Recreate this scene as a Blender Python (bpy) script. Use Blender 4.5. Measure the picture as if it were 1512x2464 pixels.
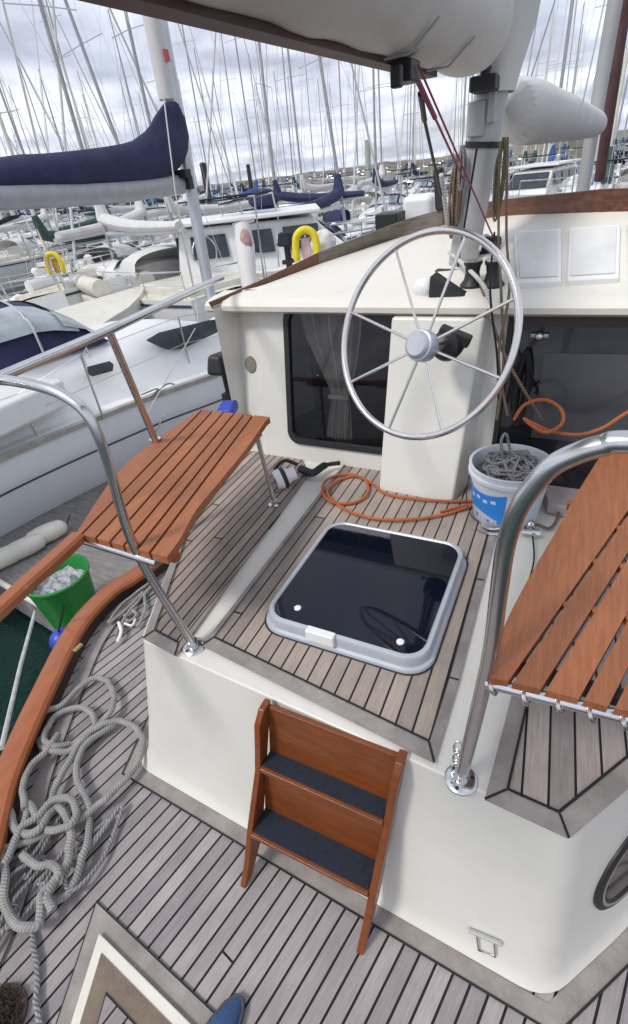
import bpy, bmesh, math, random
from mathutils import Vector, Matrix, noise
R = math.radians
random.seed(7)
for o in list(bpy.data.objects): bpy.data.objects.remove(o)
sc = bpy.context.scene
COL = sc.collection

# ------------------------------------------------------------------ camera
EYE = Vector((0.0, 0.0, 2.1))
CR = Vector((0.897, 0.431, -0.097)); CD = Vector((0.171, -0.541, -0.823)); CF = Vector((-0.408, 0.722, -0.559))
CF.normalize(); CR = (CR - CF*CR.dot(CF)).normalized(); CD = CF.cross(CR)
if CD.z > 0: CD = -CD
FPX = 1201.0
cam = bpy.data.cameras.new('camera'); camo = bpy.data.objects.new('camera', cam); COL.objects.link(camo)
cam.sensor_fit = 'VERTICAL'; cam.sensor_height = 24.0; cam.lens = 24.0*FPX/2464.0
cam.clip_start = 0.02; cam.clip_end = 3000
camo.matrix_world = Matrix(((CR.x, -CD.x, -CF.x, EYE.x), (CR.y, -CD.y, -CF.y, EYE.y), (CR.z, -CD.z, -CF.z, EYE.z), (0, 0, 0, 1)))
sc.camera = camo
sc.render.resolution_x = 628; sc.render.resolution_y = 1024

# ------------------------------------------------------------------ world, sun
SUN_EL, SUN_AZ = R(52), R(-150)
w = bpy.data.worlds.new('World'); sc.world = w; w.use_nodes = True
nt = w.node_tree; nt.nodes.clear()
def N(t, k, **kw):
    n = t.nodes.new(k)
    for a, b in kw.items():
        if a in n.inputs: n.inputs[a].default_value = b
        else: setattr(n, a, b)
    return n
out = N(nt, 'ShaderNodeOutputWorld')
sky = N(nt, 'ShaderNodeTexSky', sky_type='NISHITA', sun_disc=False, sun_elevation=SUN_EL, sun_rotation=SUN_AZ, dust_density=2.0)
bg1 = N(nt, 'ShaderNodeBackground', Strength=0.11); nt.links.new(sky.outputs[0], bg1.inputs[0])
tc = N(nt, 'ShaderNodeTexCoord'); sp = N(nt, 'ShaderNodeSeparateXYZ'); nt.links.new(tc.outputs['Generated'], sp.inputs[0])
mz = N(nt, 'ShaderNodeMath', operation='MAXIMUM'); nt.links.new(sp.outputs[2], mz.inputs[0]); mz.inputs[1].default_value = 0.0
az = N(nt, 'ShaderNodeMath', operation='ADD'); nt.links.new(mz.outputs[0], az.inputs[0]); az.inputs[1].default_value = 0.16
dv = N(nt, 'ShaderNodeVectorMath', operation='DIVIDE'); nt.links.new(tc.outputs['Generated'], dv.inputs[0])
cb = N(nt, 'ShaderNodeCombineXYZ')
for i in range(3): nt.links.new(az.outputs[0], cb.inputs[i])
nt.links.new(cb.outputs[0], dv.inputs[1])
n1 = N(nt, 'ShaderNodeTexNoise', Scale=1.5, Detail=7.0, Roughness=0.52, Distortion=0.3); nt.links.new(dv.outputs[0], n1.inputs['Vector'])
n2 = N(nt, 'ShaderNodeTexNoise', Scale=0.9, Detail=5.0, Roughness=0.5); nt.links.new(dv.outputs[0], n2.inputs['Vector'])
cr = N(nt, 'ShaderNodeValToRGB'); nt.links.new(n1.outputs[0], cr.inputs[0])
cr.color_ramp.elements[0].position = 0.36; cr.color_ramp.elements[0].color = (0.39, 0.42, 0.51, 1)
cr.color_ramp.elements[1].position = 0.64; cr.color_ramp.elements[1].color = (0.80, 0.82, 0.89, 1)
e = cr.color_ramp.elements.new(0.5); e.color = (0.56, 0.595, 0.69, 1)
bg2 = N(nt, 'ShaderNodeBackground', Strength=1.0); nt.links.new(cr.outputs[0], bg2.inputs[0])
r2 = N(nt, 'ShaderNodeMapRange'); nt.links.new(n2.outputs[0], r2.inputs[0])
r2.inputs[1].default_value = 0.3; r2.inputs[2].default_value = 0.5; r2.inputs[3].default_value = 0.6; r2.inputs[4].default_value = 1.0
mx = N(nt, 'ShaderNodeMixShader'); nt.links.new(r2.outputs[0], mx.inputs[0]); nt.links.new(bg1.outputs[0], mx.inputs[1]); nt.links.new(bg2.outputs[0], mx.inputs[2])
nt.links.new(mx.outputs[0], out.inputs[0])
sl = bpy.data.lights.new('sun', 'SUN'); sl.energy = 1.5; sl.angle = R(12); sl.color = (1, 0.96, 0.9)
so = bpy.data.objects.new('sun', sl); COL.objects.link(so)
sd = Vector((math.sin(SUN_AZ)*math.cos(SUN_EL), math.cos(SUN_AZ)*math.cos(SUN_EL), math.sin(SUN_EL)))
so.rotation_euler = sd.to_track_quat('Z', 'Y').to_euler()
sc.view_settings.view_transform = 'Standard'; sc.view_settings.look = 'None'; sc.view_settings.gamma = 1.0
sc.view_settings.exposure = 0.50

# ------------------------------------------------------------------ pixel helpers: a photo point met with a real plane of the boat
def ray(x, y): return CR*((x-756)/FPX) + CD*((y-1232)/FPX) + CF
def Z(x, y, z):
    r = ray(x, y); return EYE + r*((z-EYE.z)/r.z)
def Y(x, y, yy):
    r = ray(x, y); return EYE + r*(yy/r.y)
def X(x, y, xx):
    r = ray(x, y); return EYE + r*(xx/r.x)
def PL(x, y, p0, n):
    r = ray(x, y); n = Vector(n); return EYE + r*((Vector(p0)-EYE).dot(n)/r.dot(n))
def T(x, y, depth): return EYE + ray(x, y)*depth

# ------------------------------------------------------------------ materials
MATS = {}
def mat(name, col, rough=0.5, metal=0.0, var=0.12, vscale=6.0, bump=0.0, bscale=40.0, spec=0.5, coat=0.0, col2=None, stretch=None, dirt=0.0, dscale=2.0, objvar=0.0):
    if name in MATS: return MATS[name]
    m = bpy.data.materials.new(name); m.use_nodes = True; t = m.node_tree; b = t.nodes['Principled BSDF']
    b.inputs['Roughness'].default_value = rough; b.inputs['Metallic'].default_value = metal
    b.inputs['Specular IOR Level'].default_value = spec; b.inputs['Coat Weight'].default_value = coat
    g = N(t, 'ShaderNodeTexCoord'); src = g.outputs['Object']
    if stretch:
        mp = N(t, 'ShaderNodeMapping'); mp.inputs['Scale'].default_value = stretch; t.links.new(src, mp.inputs[0]); src = mp.outputs[0]
    n = N(t, 'ShaderNodeTexNoise', Scale=vscale, Detail=6.0, Roughness=0.6); t.links.new(src, n.inputs['Vector'])
    c1 = [max(0, c*(1-var)) for c in col[:3]] + [1]; c2 = [min(1, c*(1+var)) for c in (col2 or col)[:3]] + [1]
    rp = N(t, 'ShaderNodeValToRGB'); rp.color_ramp.elements[0].position = 0.32; rp.color_ramp.elements[1].position = 0.68
    rp.color_ramp.elements[0].color = c1; rp.color_ramp.elements[1].color = c2
    t.links.new(n.outputs[0], rp.inputs[0]); csrc = rp.outputs[0]
    if dirt:
        n3 = N(t, 'ShaderNodeTexNoise', Scale=dscale, Detail=8.0, Roughness=0.7); t.links.new(g.outputs['Object'], n3.inputs['Vector'])
        rr = N(t, 'ShaderNodeMapRange'); t.links.new(n3.outputs[0], rr.inputs[0])
        rr.inputs[1].default_value = 0.5; rr.inputs[2].default_value = 0.75; rr.inputs[3].default_value = 0; rr.inputs[4].default_value = dirt
        mm = N(t, 'ShaderNodeMix', data_type='RGBA'); t.links.new(rr.outputs[0], mm.inputs[0]); t.links.new(csrc, mm.inputs[6]); mm.inputs[7].default_value = (0.16, 0.14, 0.09, 1)
        csrc = mm.outputs[2]
    if objvar:
        oi = N(t, 'ShaderNodeObjectInfo'); hv = N(t, 'ShaderNodeHueSaturation'); ov = N(t, 'ShaderNodeMapRange'); t.links.new(oi.outputs['Random'], ov.inputs[0])
        ov.inputs[3].default_value = 1-objvar; ov.inputs[4].default_value = 1+objvar; t.links.new(ov.outputs[0], hv.inputs['Value']); t.links.new(csrc, hv.inputs['Color']); csrc = hv.outputs[0]
    t.links.new(csrc, b.inputs['Base Color'])
    if bump:
        n4 = N(t, 'ShaderNodeTexNoise', Scale=bscale, Detail=4.0); t.links.new(src, n4.inputs['Vector'])
        bp = N(t, 'ShaderNodeBump', Strength=bump, Distance=0.01); t.links.new(n4.outputs[0], bp.inputs['Height']); t.links.new(bp.outputs[0], b.inputs['Normal'])
    MATS[name] = m; return m

def teak(name, ang, pitch, off=0.0, base=(0.30, 0.265, 0.245), seam=0.06, warm=(0.36, 0.30, 0.26)):
    """weathered planks with black caulk, planks run along direction (sin ang, cos ang) in plan"""
    if name in MATS: return MATS[name]
    m = bpy.data.materials.new(name); m.use_nodes = True; t = m.node_tree; b = t.nodes['Principled BSDF']
    g = N(t, 'ShaderNodeNewGeometry'); mp = N(t, 'ShaderNodeMapping', vector_type='POINT'); t.links.new(g.outputs['Position'], mp.inputs[0])
    mp.inputs['Rotation'].default_value = (0, 0, ang)
    sx = N(t, 'ShaderNodeSeparateXYZ'); t.links.new(mp.outputs[0], sx.inputs[0])
    def M(op, a, bb=None, cc=None):
        q = N(t, 'ShaderNodeMath', operation=op)
        for i, v in enumerate((a, bb, cc)):
            if v is None: continue
            if isinstance(v, (int, float)): q.inputs[i].default_value = v
            else: t.links.new(v, q.inputs[i])
        return q.outputs[0]
    u = M('DIVIDE', M('ADD', sx.outputs[0], off), pitch)
    fl = M('FLOOR', u); fr = M('FRACT', u)
    d = M('MINIMUM', fr, M('SUBTRACT', 1.0, fr))
    edge = M('LESS_THAN', d, seam)
    wn = N(t, 'ShaderNodeTexWhiteNoise', noise_dimensions='1D'); t.links.new(fl, wn.inputs['W'])
    # butt joints
    ly = M('ADD', M('DIVIDE', sx.outputs[1], 5.2), M('MULTIPLY', wn.outputs[0], 7.3))
    lf = M('FRACT', ly); butt = M('LESS_THAN', M('MINIMUM', lf, M('SUBTRACT', 1.0, lf)), 0.0007)
    sm = M('MAXIMUM', edge, butt)
    wn2 = N(t, 'ShaderNodeTexWhiteNoise', noise_dimensions='2D'); cbb = N(t, 'ShaderNodeCombineXYZ'); t.links.new(fl, cbb.inputs[0]); t.links.new(M('FLOOR', ly), cbb.inputs[1]); t.links.new(cbb.outputs[0], wn2.inputs['Vector'])
    mp2 = N(t, 'ShaderNodeMapping'); mp2.inputs['Scale'].default_value = (160, 9, 9); t.links.new(mp.outputs[0], mp2.inputs[0])
    gn = N(t, 'ShaderNodeTexNoise', Scale=1.0, Detail=5.0, Roughness=0.65); t.links.new(mp2.outputs[0], gn.inputs['Vector'])
    st = N(t, 'ShaderNodeTexNoise', Scale=5.0, Detail=5.0, Roughness=0.65); t.links.new(g.outputs['Position'], st.inputs['Vector'])
    c = N(t, 'ShaderNodeMix', data_type='RGBA'); c.inputs[6].default_value = (*[x*0.82 for x in base], 1); c.inputs[7].default_value = (*[x*1.15 for x in warm], 1); t.links.new(wn2.outputs[0], c.inputs[0])
    v = M('ADD', M('MULTIPLY', gn.outputs[0], 0.75), M('MULTIPLY', st.outputs[0], 0.7)); v = M('ADD', v, 0.30)
    hs = N(t, 'ShaderNodeHueSaturation'); t.links.new(v, hs.inputs['Value']); t.links.new(c.outputs[2], hs.inputs['Color'])
    fin = N(t, 'ShaderNodeMix', data_type='RGBA'); t.links.new(sm, fin.inputs[0]); t.links.new(hs.outputs[0], fin.inputs[6]); fin.inputs[7].default_value = (0.012, 0.011, 0.013, 1)
    t.links.new(fin.outputs[2], b.inputs['Base Color']); b.inputs['Roughness'].default_value = 0.72; b.inputs['Specular IOR Level'].default_value = 0.3
    h = M('SUBTRACT', M('MULTIPLY', gn.outputs[0], 0.35), sm)
    bp = N(t, 'ShaderNodeBump', Strength=0.5, Distance=0.002); t.links.new(h, bp.inputs['Height']); t.links.new(bp.outputs[0], b.inputs['Normal'])
    MATS[name] = m; return m

def rope_mat(name, c1, c2, freq=60.0, rough=0.85):
    if name in MATS: return MATS[name]
    m = bpy.data.materials.new(name); m.use_nodes = True; t = m.node_tree; b = t.nodes['Principled BSDF']
    uv = N(t, 'ShaderNodeUVMap'); uv.uv_map = 'UVMap'
    mp = N(t, 'ShaderNodeMapping'); mp.inputs['Scale'].default_value = (freq, 1, 1); mp.inputs['Rotation'].default_value = (0, 0, 0); t.links.new(uv.outputs[0], mp.inputs[0])
    s = N(t, 'ShaderNodeSeparateXYZ'); t.links.new(mp.outputs[0], s.inputs[0])
    a = N(t, 'ShaderNodeMath', operation='ADD'); t.links.new(s.outputs[0], a.inputs[0])
    mu = N(t, 'ShaderNodeMath', operation='MULTIPLY'); t.links.new(s.outputs[1], mu.inputs[0]); mu.inputs[1].default_value = 3.0; t.links.new(mu.outputs[0], a.inputs[1])
    f = N(t, 'ShaderNodeMath', operation='PINGPONG'); t.links.new(a.outputs[0], f.inputs[0]); f.inputs[1].default_value = 0.5
    r = N(t, 'ShaderNodeValToRGB'); t.links.new(f.outputs[0], r.inputs[0]); r.color_ramp.elements[0].position = 0.0; r.color_ramp.elements[1].position = 0.35
    r.color_ramp.elements[0].color = (*c2, 1); r.color_ramp.elements[1].color = (*c1, 1)
    g = N(t, 'ShaderNodeTexCoord'); n = N(t, 'ShaderNodeTexNoise', Scale=14.0, Detail=4.0); t.links.new(g.outputs['Object'], n.inputs['Vector'])
    hs = N(t, 'ShaderNodeHueSaturation'); t.links.new(r.outputs[0], hs.inputs['Color'])
    mr = N(t, 'ShaderNodeMapRange'); t.links.new(n.outputs[0], mr.inputs[0]); mr.inputs[3].default_value = 0.6; mr.inputs[4].default_value = 1.4; t.links.new(mr.outputs[0], hs.inputs['Value'])
    t.links.new(hs.outputs[0], b.inputs['Base Color']); b.inputs['Roughness'].default_value = rough; b.inputs['Specular IOR Level'].default_value = 0.2
    bp = N(t, 'ShaderNodeBump', Strength=0.7, Distance=0.004); t.links.new(f.outputs[0], bp.inputs['Height']); t.links.new(bp.outputs[0], b.inputs['Normal'])
    MATS[name] = m; return m

GEL = mat('gelcoat', (0.70, 0.69, 0.635), 0.28, var=0.035, vscale=2, bump=0.025, bscale=7, dirt=0.07, dscale=9)
GELR = mat('gelcoat_roof', (0.74, 0.72, 0.64), 0.42, var=0.05, vscale=4, bump=0.03, bscale=25, dirt=0.14, dscale=4)
NONSKID = mat('nonskid', (0.60, 0.60, 0.56), 0.7, var=0.06, vscale=30, bump=0.2, bscale=200, dirt=0.25, dscale=9)
TEAK_A = teak('teak_aft_deck', R(12.5), 0.0525, 0.01, seam=0.075, base=(0.27, 0.247, 0.252), warm=(0.305, 0.275, 0.272))
TEAK_T = teak('teak_top', R(-1.0), 0.0515, 0.003, base=(0.285, 0.245, 0.218), warm=(0.345, 0.287, 0.242))
TEAK_P = teak('teak_port', R(-2), 0.043, 0.0, base=(0.30, 0.25, 0.225), warm=(0.36, 0.295, 0.25), seam=0.075)
TEAK_S = teak('teak_starboard', R(-3.5), 0.062, 0.0, base=(0.29, 0.25, 0.24), warm=(0.36, 0.31, 0.28), seam=0.05)
TEAK_H = teak('teak_hatch', R(12), 0.05, 0.0, base=(0.27, 0.235, 0.235), warm=(0.31, 0.27, 0.26))
MARG = mat('teak_margin', (0.27, 0.245, 0.23), 0.75, var=0.22, vscale=9, bump=0.3, bscale=60, stretch=(1, 1, 1))
MARGB = mat('teak_margin_brown', (0.17, 0.13, 0.095), 0.75, var=0.2, vscale=9, bump=0.3, bscale=60)
CAULK = mat('caulk', (0.012, 0.011, 0.013), 0.6, var=0.0)
VARN = mat('varnished_teak', (0.29, 0.098, 0.034), 0.5, var=0.10, vscale=9, bump=0.14, bscale=30, stretch=(16, 1.0, 8), col2=(0.34, 0.12, 0.044), coat=0.04, objvar=0.14)
VARNR = mat('varnished_teak_rail', (0.31, 0.088, 0.022), 0.38, var=0.12, vscale=5, bump=0.1, bscale=20, stretch=(5, 1.5, 5), coat=0.25)
STEPW = mat('step_wood', (0.185, 0.048, 0.009), 0.4, var=0.2, vscale=5, bump=0.08, bscale=25, stretch=(1.5, 8, 8), coat=0.15)
BROWNW = mat('brown_coaming', (0.14, 0.050, 0.028), 0.4, var=0.35, vscale=6, bump=0.1, bscale=20, stretch=(1, 6, 9), coat=0.3)
GREYW = mat('weathered_board', (0.16, 0.14, 0.115), 0.8, var=0.3, vscale=6, stretch=(2, 2, 14), bump=0.2, bscale=20)
STEEL = mat('stainless', (0.64, 0.64, 0.64), 0.24, metal=1.0, var=0.08, vscale=10, bump=0.02, bscale=15)
STEELW = mat('stainless_wheel', (0.74, 0.71, 0.69), 0.24, metal=1.0, var=0.06, vscale=10)
ALU = mat('aluminium', (0.55, 0.57, 0.60), 0.38, metal=0.6, var=0.08, vscale=4)
ALUG = mat('grey_mast_paint', (0.42, 0.42, 0.42), 0.45, metal=0.2, var=0.12, vscale=5, stretch=(1, 1, .3))
HFR = mat('hatch_frame', (0.50, 0.53, 0.58), 0.4, metal=0.35, var=0.07, vscale=9)
GLASSD = mat('hatch_glass', (0.004, 0.006, 0.014), 0.04, var=0.1, spec=0.32)
DARKGL = mat('dark_glass', (0.012, 0.012, 0.016), 0.08, var=0.2, spec=0.5)
GREYGL = mat('reflection_panel', (0.05, 0.052, 0.06), 0.18, var=0.25, vscale=2.5)  # lighter grey: reflection on the door glass put into the colour
RUB = mat('black_rubber', (0.018, 0.018, 0.02), 0.5, var=0.2)
NAVYM = mat('navy_tread', (0.011, 0.016, 0.030), 0.85, var=0.25, vscale=60, bump=0.4, bscale=300)
NAVY = mat('navy_canvas', (0.022, 0.026, 0.075), 0.8, var=0.25, vscale=5, bump=0.35, bscale=9)
BLUEC = mat('blue_canvas', (0.03, 0.09, 0.24), 0.8, var=0.25, vscale=5, bump=0.3, bscale=9)
TEALC = mat('teal_canvas', (0.015, 0.10, 0.16), 0.8, var=0.3, vscale=4, bump=0.3, bscale=8)
GREENC = mat('green_canvas', (0.04, 0.08, 0.065), 0.8, var=0.25, vscale=5)
WHITEC = mat('white_canvas', (0.62, 0.61, 0.60), 0.75, var=0.07, vscale=4, bump=0.35, bscale=5, dirt=0.1)
WHITEB = mat('white_boom', (0.60, 0.585, 0.57), 0.6, var=0.07, vscale=5, bump=0.12, bscale=6)
MAROON = mat('maroon_underside', (0.12, 0.06, 0.062), 0.6, var=0.25, vscale=5)
GREYB = mat('grey_boom', (0.40, 0.40, 0.42), 0.5, metal=0.1, var=0.1)
WHP = mat('white_paint', (0.78, 0.785, 0.78), 0.3, var=0.05, vscale=3, bump=0.02, bscale=4)
WHP2 = mat('cream_paint', (0.68, 0.66, 0.58), 0.4, var=0.08, vscale=3)
HULLN = mat('neighbour_hull', (0.78, 0.80, 0.83), 0.25, var=0.05, vscale=2, dirt=0.08)
LINEB = mat('dark_line', (0.05, 0.05, 0.09), 0.4)
WINB = mat('boat_window', (0.035, 0.045, 0.055), 0.12, var=0.3)
CLEARW = mat('vinyl_window', (0.38, 0.43, 0.45), 0.15, var=0.25, vscale=3)
GREENP = mat('green_bucket', (0.015, 0.20, 0.035), 0.45, var=0.12)
BUCKW = mat('white_bucket', (0.62, 0.65, 0.70), 0.4, var=0.06)
LBLUE = mat('label_blue', (0.02, 0.24, 0.72), 0.4, var=0.08)
LLIGHT = mat('label_pale', (0.55, 0.66, 0.80), 0.4, var=0.08)
PANELM = mat('grey_white_panel', (0.68, 0.68, 0.65), 0.35, var=0.08, vscale=10)
CURT = mat('curtain_cloth', (0.55, 0.51, 0.45), 0.9, var=0.2, vscale=8)
YEL = mat('yellow_jacket', (0.75, 0.60, 0.02), 0.6, var=0.12)
SKIN = mat('skin', (0.52, 0.33, 0.25), 0.6, var=0.1)
HAIR = mat('hair', (0.05, 0.03, 0.02), 0.8)
JEAN = mat('dark_trousers', (0.02, 0.025, 0.05), 0.85, var=0.2)
REDC = mat('red_cloth', (0.50, 0.07, 0.06), 0.7)
BLUEP = mat('blue_plastic', (0.02, 0.05, 0.40), 0.4, var=0.15)
PINK = mat('pink_line', (0.25, 0.06, 0.09), 0.8)
SHOE = mat('shoe_blue', (0.035, 0.085, 0.19), 0.8, var=0.15, vscale=40, bump=0.3, bscale=200)
SPKR = mat('speaker_grille', (0.22, 0.20, 0.17), 0.8, var=0.2, vscale=80, bump=0.5, bscale=250)
RED = mat('red_mark', (0.6, 0.1, 0.08), 0.6)
FARMAST = mat('far_mast', (0.36, 0.37, 0.39), 0.5, metal=.2)
PILE = mat('black_pile', (0.03, 0.03, 0.035), 0.7)
PONT = mat('pontoon_planks', (0.22, 0.21, 0.20), 0.85, var=0.3, vscale=6, stretch=(1, 9, 1), bump=0.3, bscale=30)
ROCK = mat('breakwater_stone', (0.16, 0.145, 0.125), 0.95, var=0.45, vscale=0.25, bump=0.8, bscale=1.5)
HILLM = mat('bank_green', (0.17, 0.16, 0.13), 0.95, var=0.4, vscale=0.15)
R_GREY = rope_mat('grey_rope', (0.33, 0.325, 0.31), (0.19, 0.185, 0.175), 85)
R_DGREY = rope_mat('dark_grey_rope', (0.30, 0.30, 0.31), (0.08, 0.08, 0.085), 60)
R_OR = rope_mat('orange_rope', (0.50, 0.16, 0.07), (0.35, 0.08, 0.02), 80)
R_WH = rope_mat('white_rope', (0.62, 0.62, 0.58), (0.35, 0.35, 0.33), 60)
R_BR = rope_mat('brown_rope', (0.24, 0.17, 0.13), (0.10, 0.07, 0.05), 70)
R_BK = rope_mat('black_rope', (0.03, 0.03, 0.035), (0.01, 0.01, 0.01), 70)
R_OL = rope_mat('olive_rope', (0.22, 0.21, 0.13), (0.09, 0.08, 0.05), 70)

def pane_mat():
    m = bpy.data.materials.new('tinted_pane'); m.use_nodes = True; t = m.node_tree; t.nodes.clear()
    o = N(t, 'ShaderNodeOutputMaterial'); tr = N(t, 'ShaderNodeBsdfTransparent', Color=(0.72, 0.72, 0.74, 1)); gl = N(t, 'ShaderNodeBsdfGlossy', Roughness=0.04, Color=(0.9, 0.92, 1, 1))
    f = N(t, 'ShaderNodeFresnel', IOR=1.45); x = N(t, 'ShaderNodeMixShader'); t.links.new(f.outputs[0], x.inputs[0]); t.links.new(tr.outputs[0], x.inputs[1]); t.links.new(gl.outputs[0], x.inputs[2]); t.links.new(x.outputs[0], o.inputs[0])
    return m
PANE = pane_mat()
def water_mat():
    m = bpy.data.materials.new('harbour_water'); m.use_nodes = True; t = m.node_tree; b = t.nodes['Principled BSDF']
    b.inputs['Base Color'].default_value = (0.006, 0.028, 0.022, 1); b.inputs['Roughness'].default_value = 0.09; b.inputs['Specular IOR Level'].default_value = 0.4
    g = N(t, 'ShaderNodeNewGeometry'); n = N(t, 'ShaderNodeTexNoise', Scale=2.2, Detail=4.0, Roughness=0.55); t.links.new(g.outputs['Position'], n.inputs['Vector'])
    bp = N(t, 'ShaderNodeBump', Strength=0.35, Distance=0.12); t.links.new(n.outputs[0], bp.inputs['Height']); t.links.new(bp.outputs[0], b.inputs['Normal'])
    return m
WATER = water_mat()

# ------------------------------------------------------------------ mesh builder
def cat(pts, n=8, closed=False):
    P = [Vector(p) for p in pts]; o = []; L = len(P)
    rng = range(L) if closed else range(L-1)
    for i in rng:
        if closed: a, b, c, d = P[(i-1) % L], P[i], P[(i+1) % L], P[(i+2) % L]
        else: a, b, c, d = P[max(0, i-1)], P[i], P[i+1], P[min(L-1, i+2)]
        for k in range(n):
            t = k/n
            o.append(0.5*((2*b) + (c-a)*t + (2*a-5*b+4*c-d)*t*t + (3*b-a-3*c+d)*t**3))
    if not closed: o.append(P[-1])
    return o
class MB:
    def __init__(s): s.v = []; s.f = []; s.uv = None
    def add(s, vs, fs):
        k = len(s.v); s.v += [Vector(v) for v in vs]; s.f += [tuple(i+k for i in f) for f in fs]; return s
    def box(s, c, d, rot=None):
        c = Vector(c); M_ = rot or Matrix.Identity(3); h = Vector(d)/2
        vs = [c + M_ @ Vector((x*h.x, y*h.y, z*h.z)) for x in (-1, 1) for y in (-1, 1) for z in (-1, 1)]
        return s.add(vs, [(0, 1, 3, 2), (4, 6, 7, 5), (0, 4, 5, 1), (2, 3, 7, 6), (0, 2, 6, 4), (1, 5, 7, 3)])
    def prism(s, top, bot):
        n = len(top); return s.add(list(top)+list(bot), [tuple(range(n)), tuple(range(2*n-1, n-1, -1))] + [(i, n+i, n+(i+1) % n, (i+1) % n) for i in range(n)])
    def slab(s, pts, th, nrm=(0, 0, 1)):
        nrm = Vector(nrm).normalized(); return s.prism([Vector(p) for p in pts], [Vector(p)-nrm*th for p in pts])
    def tube(s, pts, r, seg=10, closed=False, caps=True, flat=1.0):
        P = [Vector(p) for p in pts]; n = len(P)
        rr = r if isinstance(r, (list, tuple)) else [r]*n
        k0 = len(s.v); up = None; dist = 0
        if s.uv is None and not s.v: s.uv = []
        for i, p in enumerate(P):
            if closed: t = P[(i+1) % n]-P[(i-1) % n]
            else: t = P[min(n-1, i+1)]-P[max(0, i-1)]
            if t.length < 1e-9: t = Vector((0, 0, 1))
            t.normalize()
            if up is None:
                up = Vector((0, 0, 1)) if abs(t.z) < 0.9 else Vector((1, 0, 0))
            up = (up - t*up.dot(t)); up.normalize(); sd_ = t.cross(up)
            if i: dist += (p-P[i-1]).length
            for j in range(seg):
                a = 2*math.pi*j/seg; s.v.append(p + (up*math.cos(a)*flat + sd_*math.sin(a))*rr[i])
                if s.uv is not None: s.uv.append((dist, j/seg))
        m = n if closed else n-1
        for i in range(m):
            for j in range(seg):
                a = k0+i*seg+j; b = k0+i*seg+(j+1) % seg; c = k0+((i+1) % n)*seg+(j+1) % seg; d = k0+((i+1) % n)*seg+j
                s.f.append((a, b, c, d))
        if caps and not closed:
            s.f.append(tuple(k0+j for j in range(seg-1, -1, -1))); s.f.append(tuple(k0+(n-1)*seg+j for j in range(seg)))
        return s
    def lathe(s, prof, c, axis=(0, 0, 1), seg=32, cap=True):
        ax = Vector(axis).normalized(); u = ax.orthogonal().normalized(); v = ax.cross(u); c = Vector(c); k0 = len(s.v); n = len(prof)
        for (r, h) in prof:
            for j in range(seg):
                a = 2*math.pi*j/seg; s.v.append(c + ax*h + (u*math.cos(a)+v*math.sin(a))*r)
        for i in range(n-1):
            for j in range(seg): s.f.append((k0+i*seg+j, k0+i*seg+(j+1) % seg, k0+(i+1)*seg+(j+1) % seg, k0+(i+1)*seg+j))
        if cap:
            s.f.append(tuple(k0+j for j in range(seg-1, -1, -1))); s.f.append(tuple(k0+(n-1)*seg+j for j in range(seg)))
        return s
    def ball(s, c, r, seg=16, sc=(1, 1, 1)):
        c = Vector(c); k0 = len(s.v); rings = seg//2
        for i in range(rings+1):
            th = math.pi*i/rings
            for j in range(seg):
                a = 2*math.pi*j/seg; s.v.append(c+Vector((math.sin(th)*math.cos(a)*sc[0], math.sin(th)*math.sin(a)*sc[1], math.cos(th)*sc[2]))*r)
        for i in range(rings):
            for j in range(seg): s.f.append((k0+i*seg+j, k0+(i+1)*seg+j, k0+(i+1)*seg+(j+1) % seg, k0+i*seg+(j+1) % seg))
        return s
    def loft(s, rows, closed=False):
        k0 = len(s.v); m = len(rows[0])
        for r in rows: s.v += [Vector(p) for p in r]
        for i in range(len(rows)-1):
            for j in range(m if closed else m-1):
                s.f.append((k0+i*m+j, k0+i*m+(j+1) % m, k0+(i+1)*m+(j+1) % m, k0+(i+1)*m+j))
        return s
    def build(s, name, m, parent=None, smooth=False, bevel=0.0, base=None):
        me = bpy.data.meshes.new(name)
        off = Vector(base) if base is not None else Vector((0, 0, 0))
        me.from_pydata([v-off for v in s.v], [], s.f); me.materials.append(m)
        bm = bmesh.new(); bm.from_mesh(me)
        if s.uv and len(s.uv) == len(s.v):
            ul = bm.loops.layers.uv.new('UVMap'); bm.verts.ensure_lookup_table()
            for f in bm.faces:
                us = [s.uv[l.vert.index] for l in f.loops]; wrap = max(u[1] for u in us)-min(u[1] for u in us) > 0.5
                for l in f.loops:
                    u = s.uv[l.vert.index]; l[ul].uv = (u[0], u[1]+(1 if wrap and u[1] < 0.5 else 0))
        bmesh.ops.recalc_face_normals(bm, faces=bm.faces)
        if smooth:
            for f in bm.faces: f.smooth = True
            for ed in bm.edges:
                if len(ed.link_faces) == 2 and ed.calc_face_angle(0) > R(38): ed.smooth = False
        bm.to_mesh(me); bm.free()
        o = bpy.data.objects.new(name, me); COL.objects.link(o); o.location = off
        if parent is not None:
            o.parent = parent
            o.location = off - root_off(parent)
        if bevel:
            b = o.modifiers.new('bevel', 'BEVEL'); b.width = bevel; b.segments = 3; b.limit_method = 'ANGLE'; b.angle_limit = R(35); b.harden_normals = True
            for p in me.polygons: p.use_smooth = True
            me.set_sharp_from_angle(angle=R(40)) if hasattr(me, 'set_sharp_from_angle') else None
        return o
def root_off(p):
    v = Vector(p.location)
    while p.parent is not None: p = p.parent; v += Vector(p.location)
    return v
def tag(o, label=None, cat_=None, group=None, kind=None):
    if label: o['label'] = label
    if cat_: o['category'] = cat_
    if group: o['group'] = group
    if kind: o['kind'] = kind
    return o
def thing(name, loc, label, cat_, group=None):
    o = bpy.data.objects.new(name, None); COL.objects.link(o); o.location = loc; o.empty_display_size = 0.1
    return tag(o, label, cat_, group)
def kids(o): return [c for c in bpy.data.objects if c.parent == o]
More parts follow.
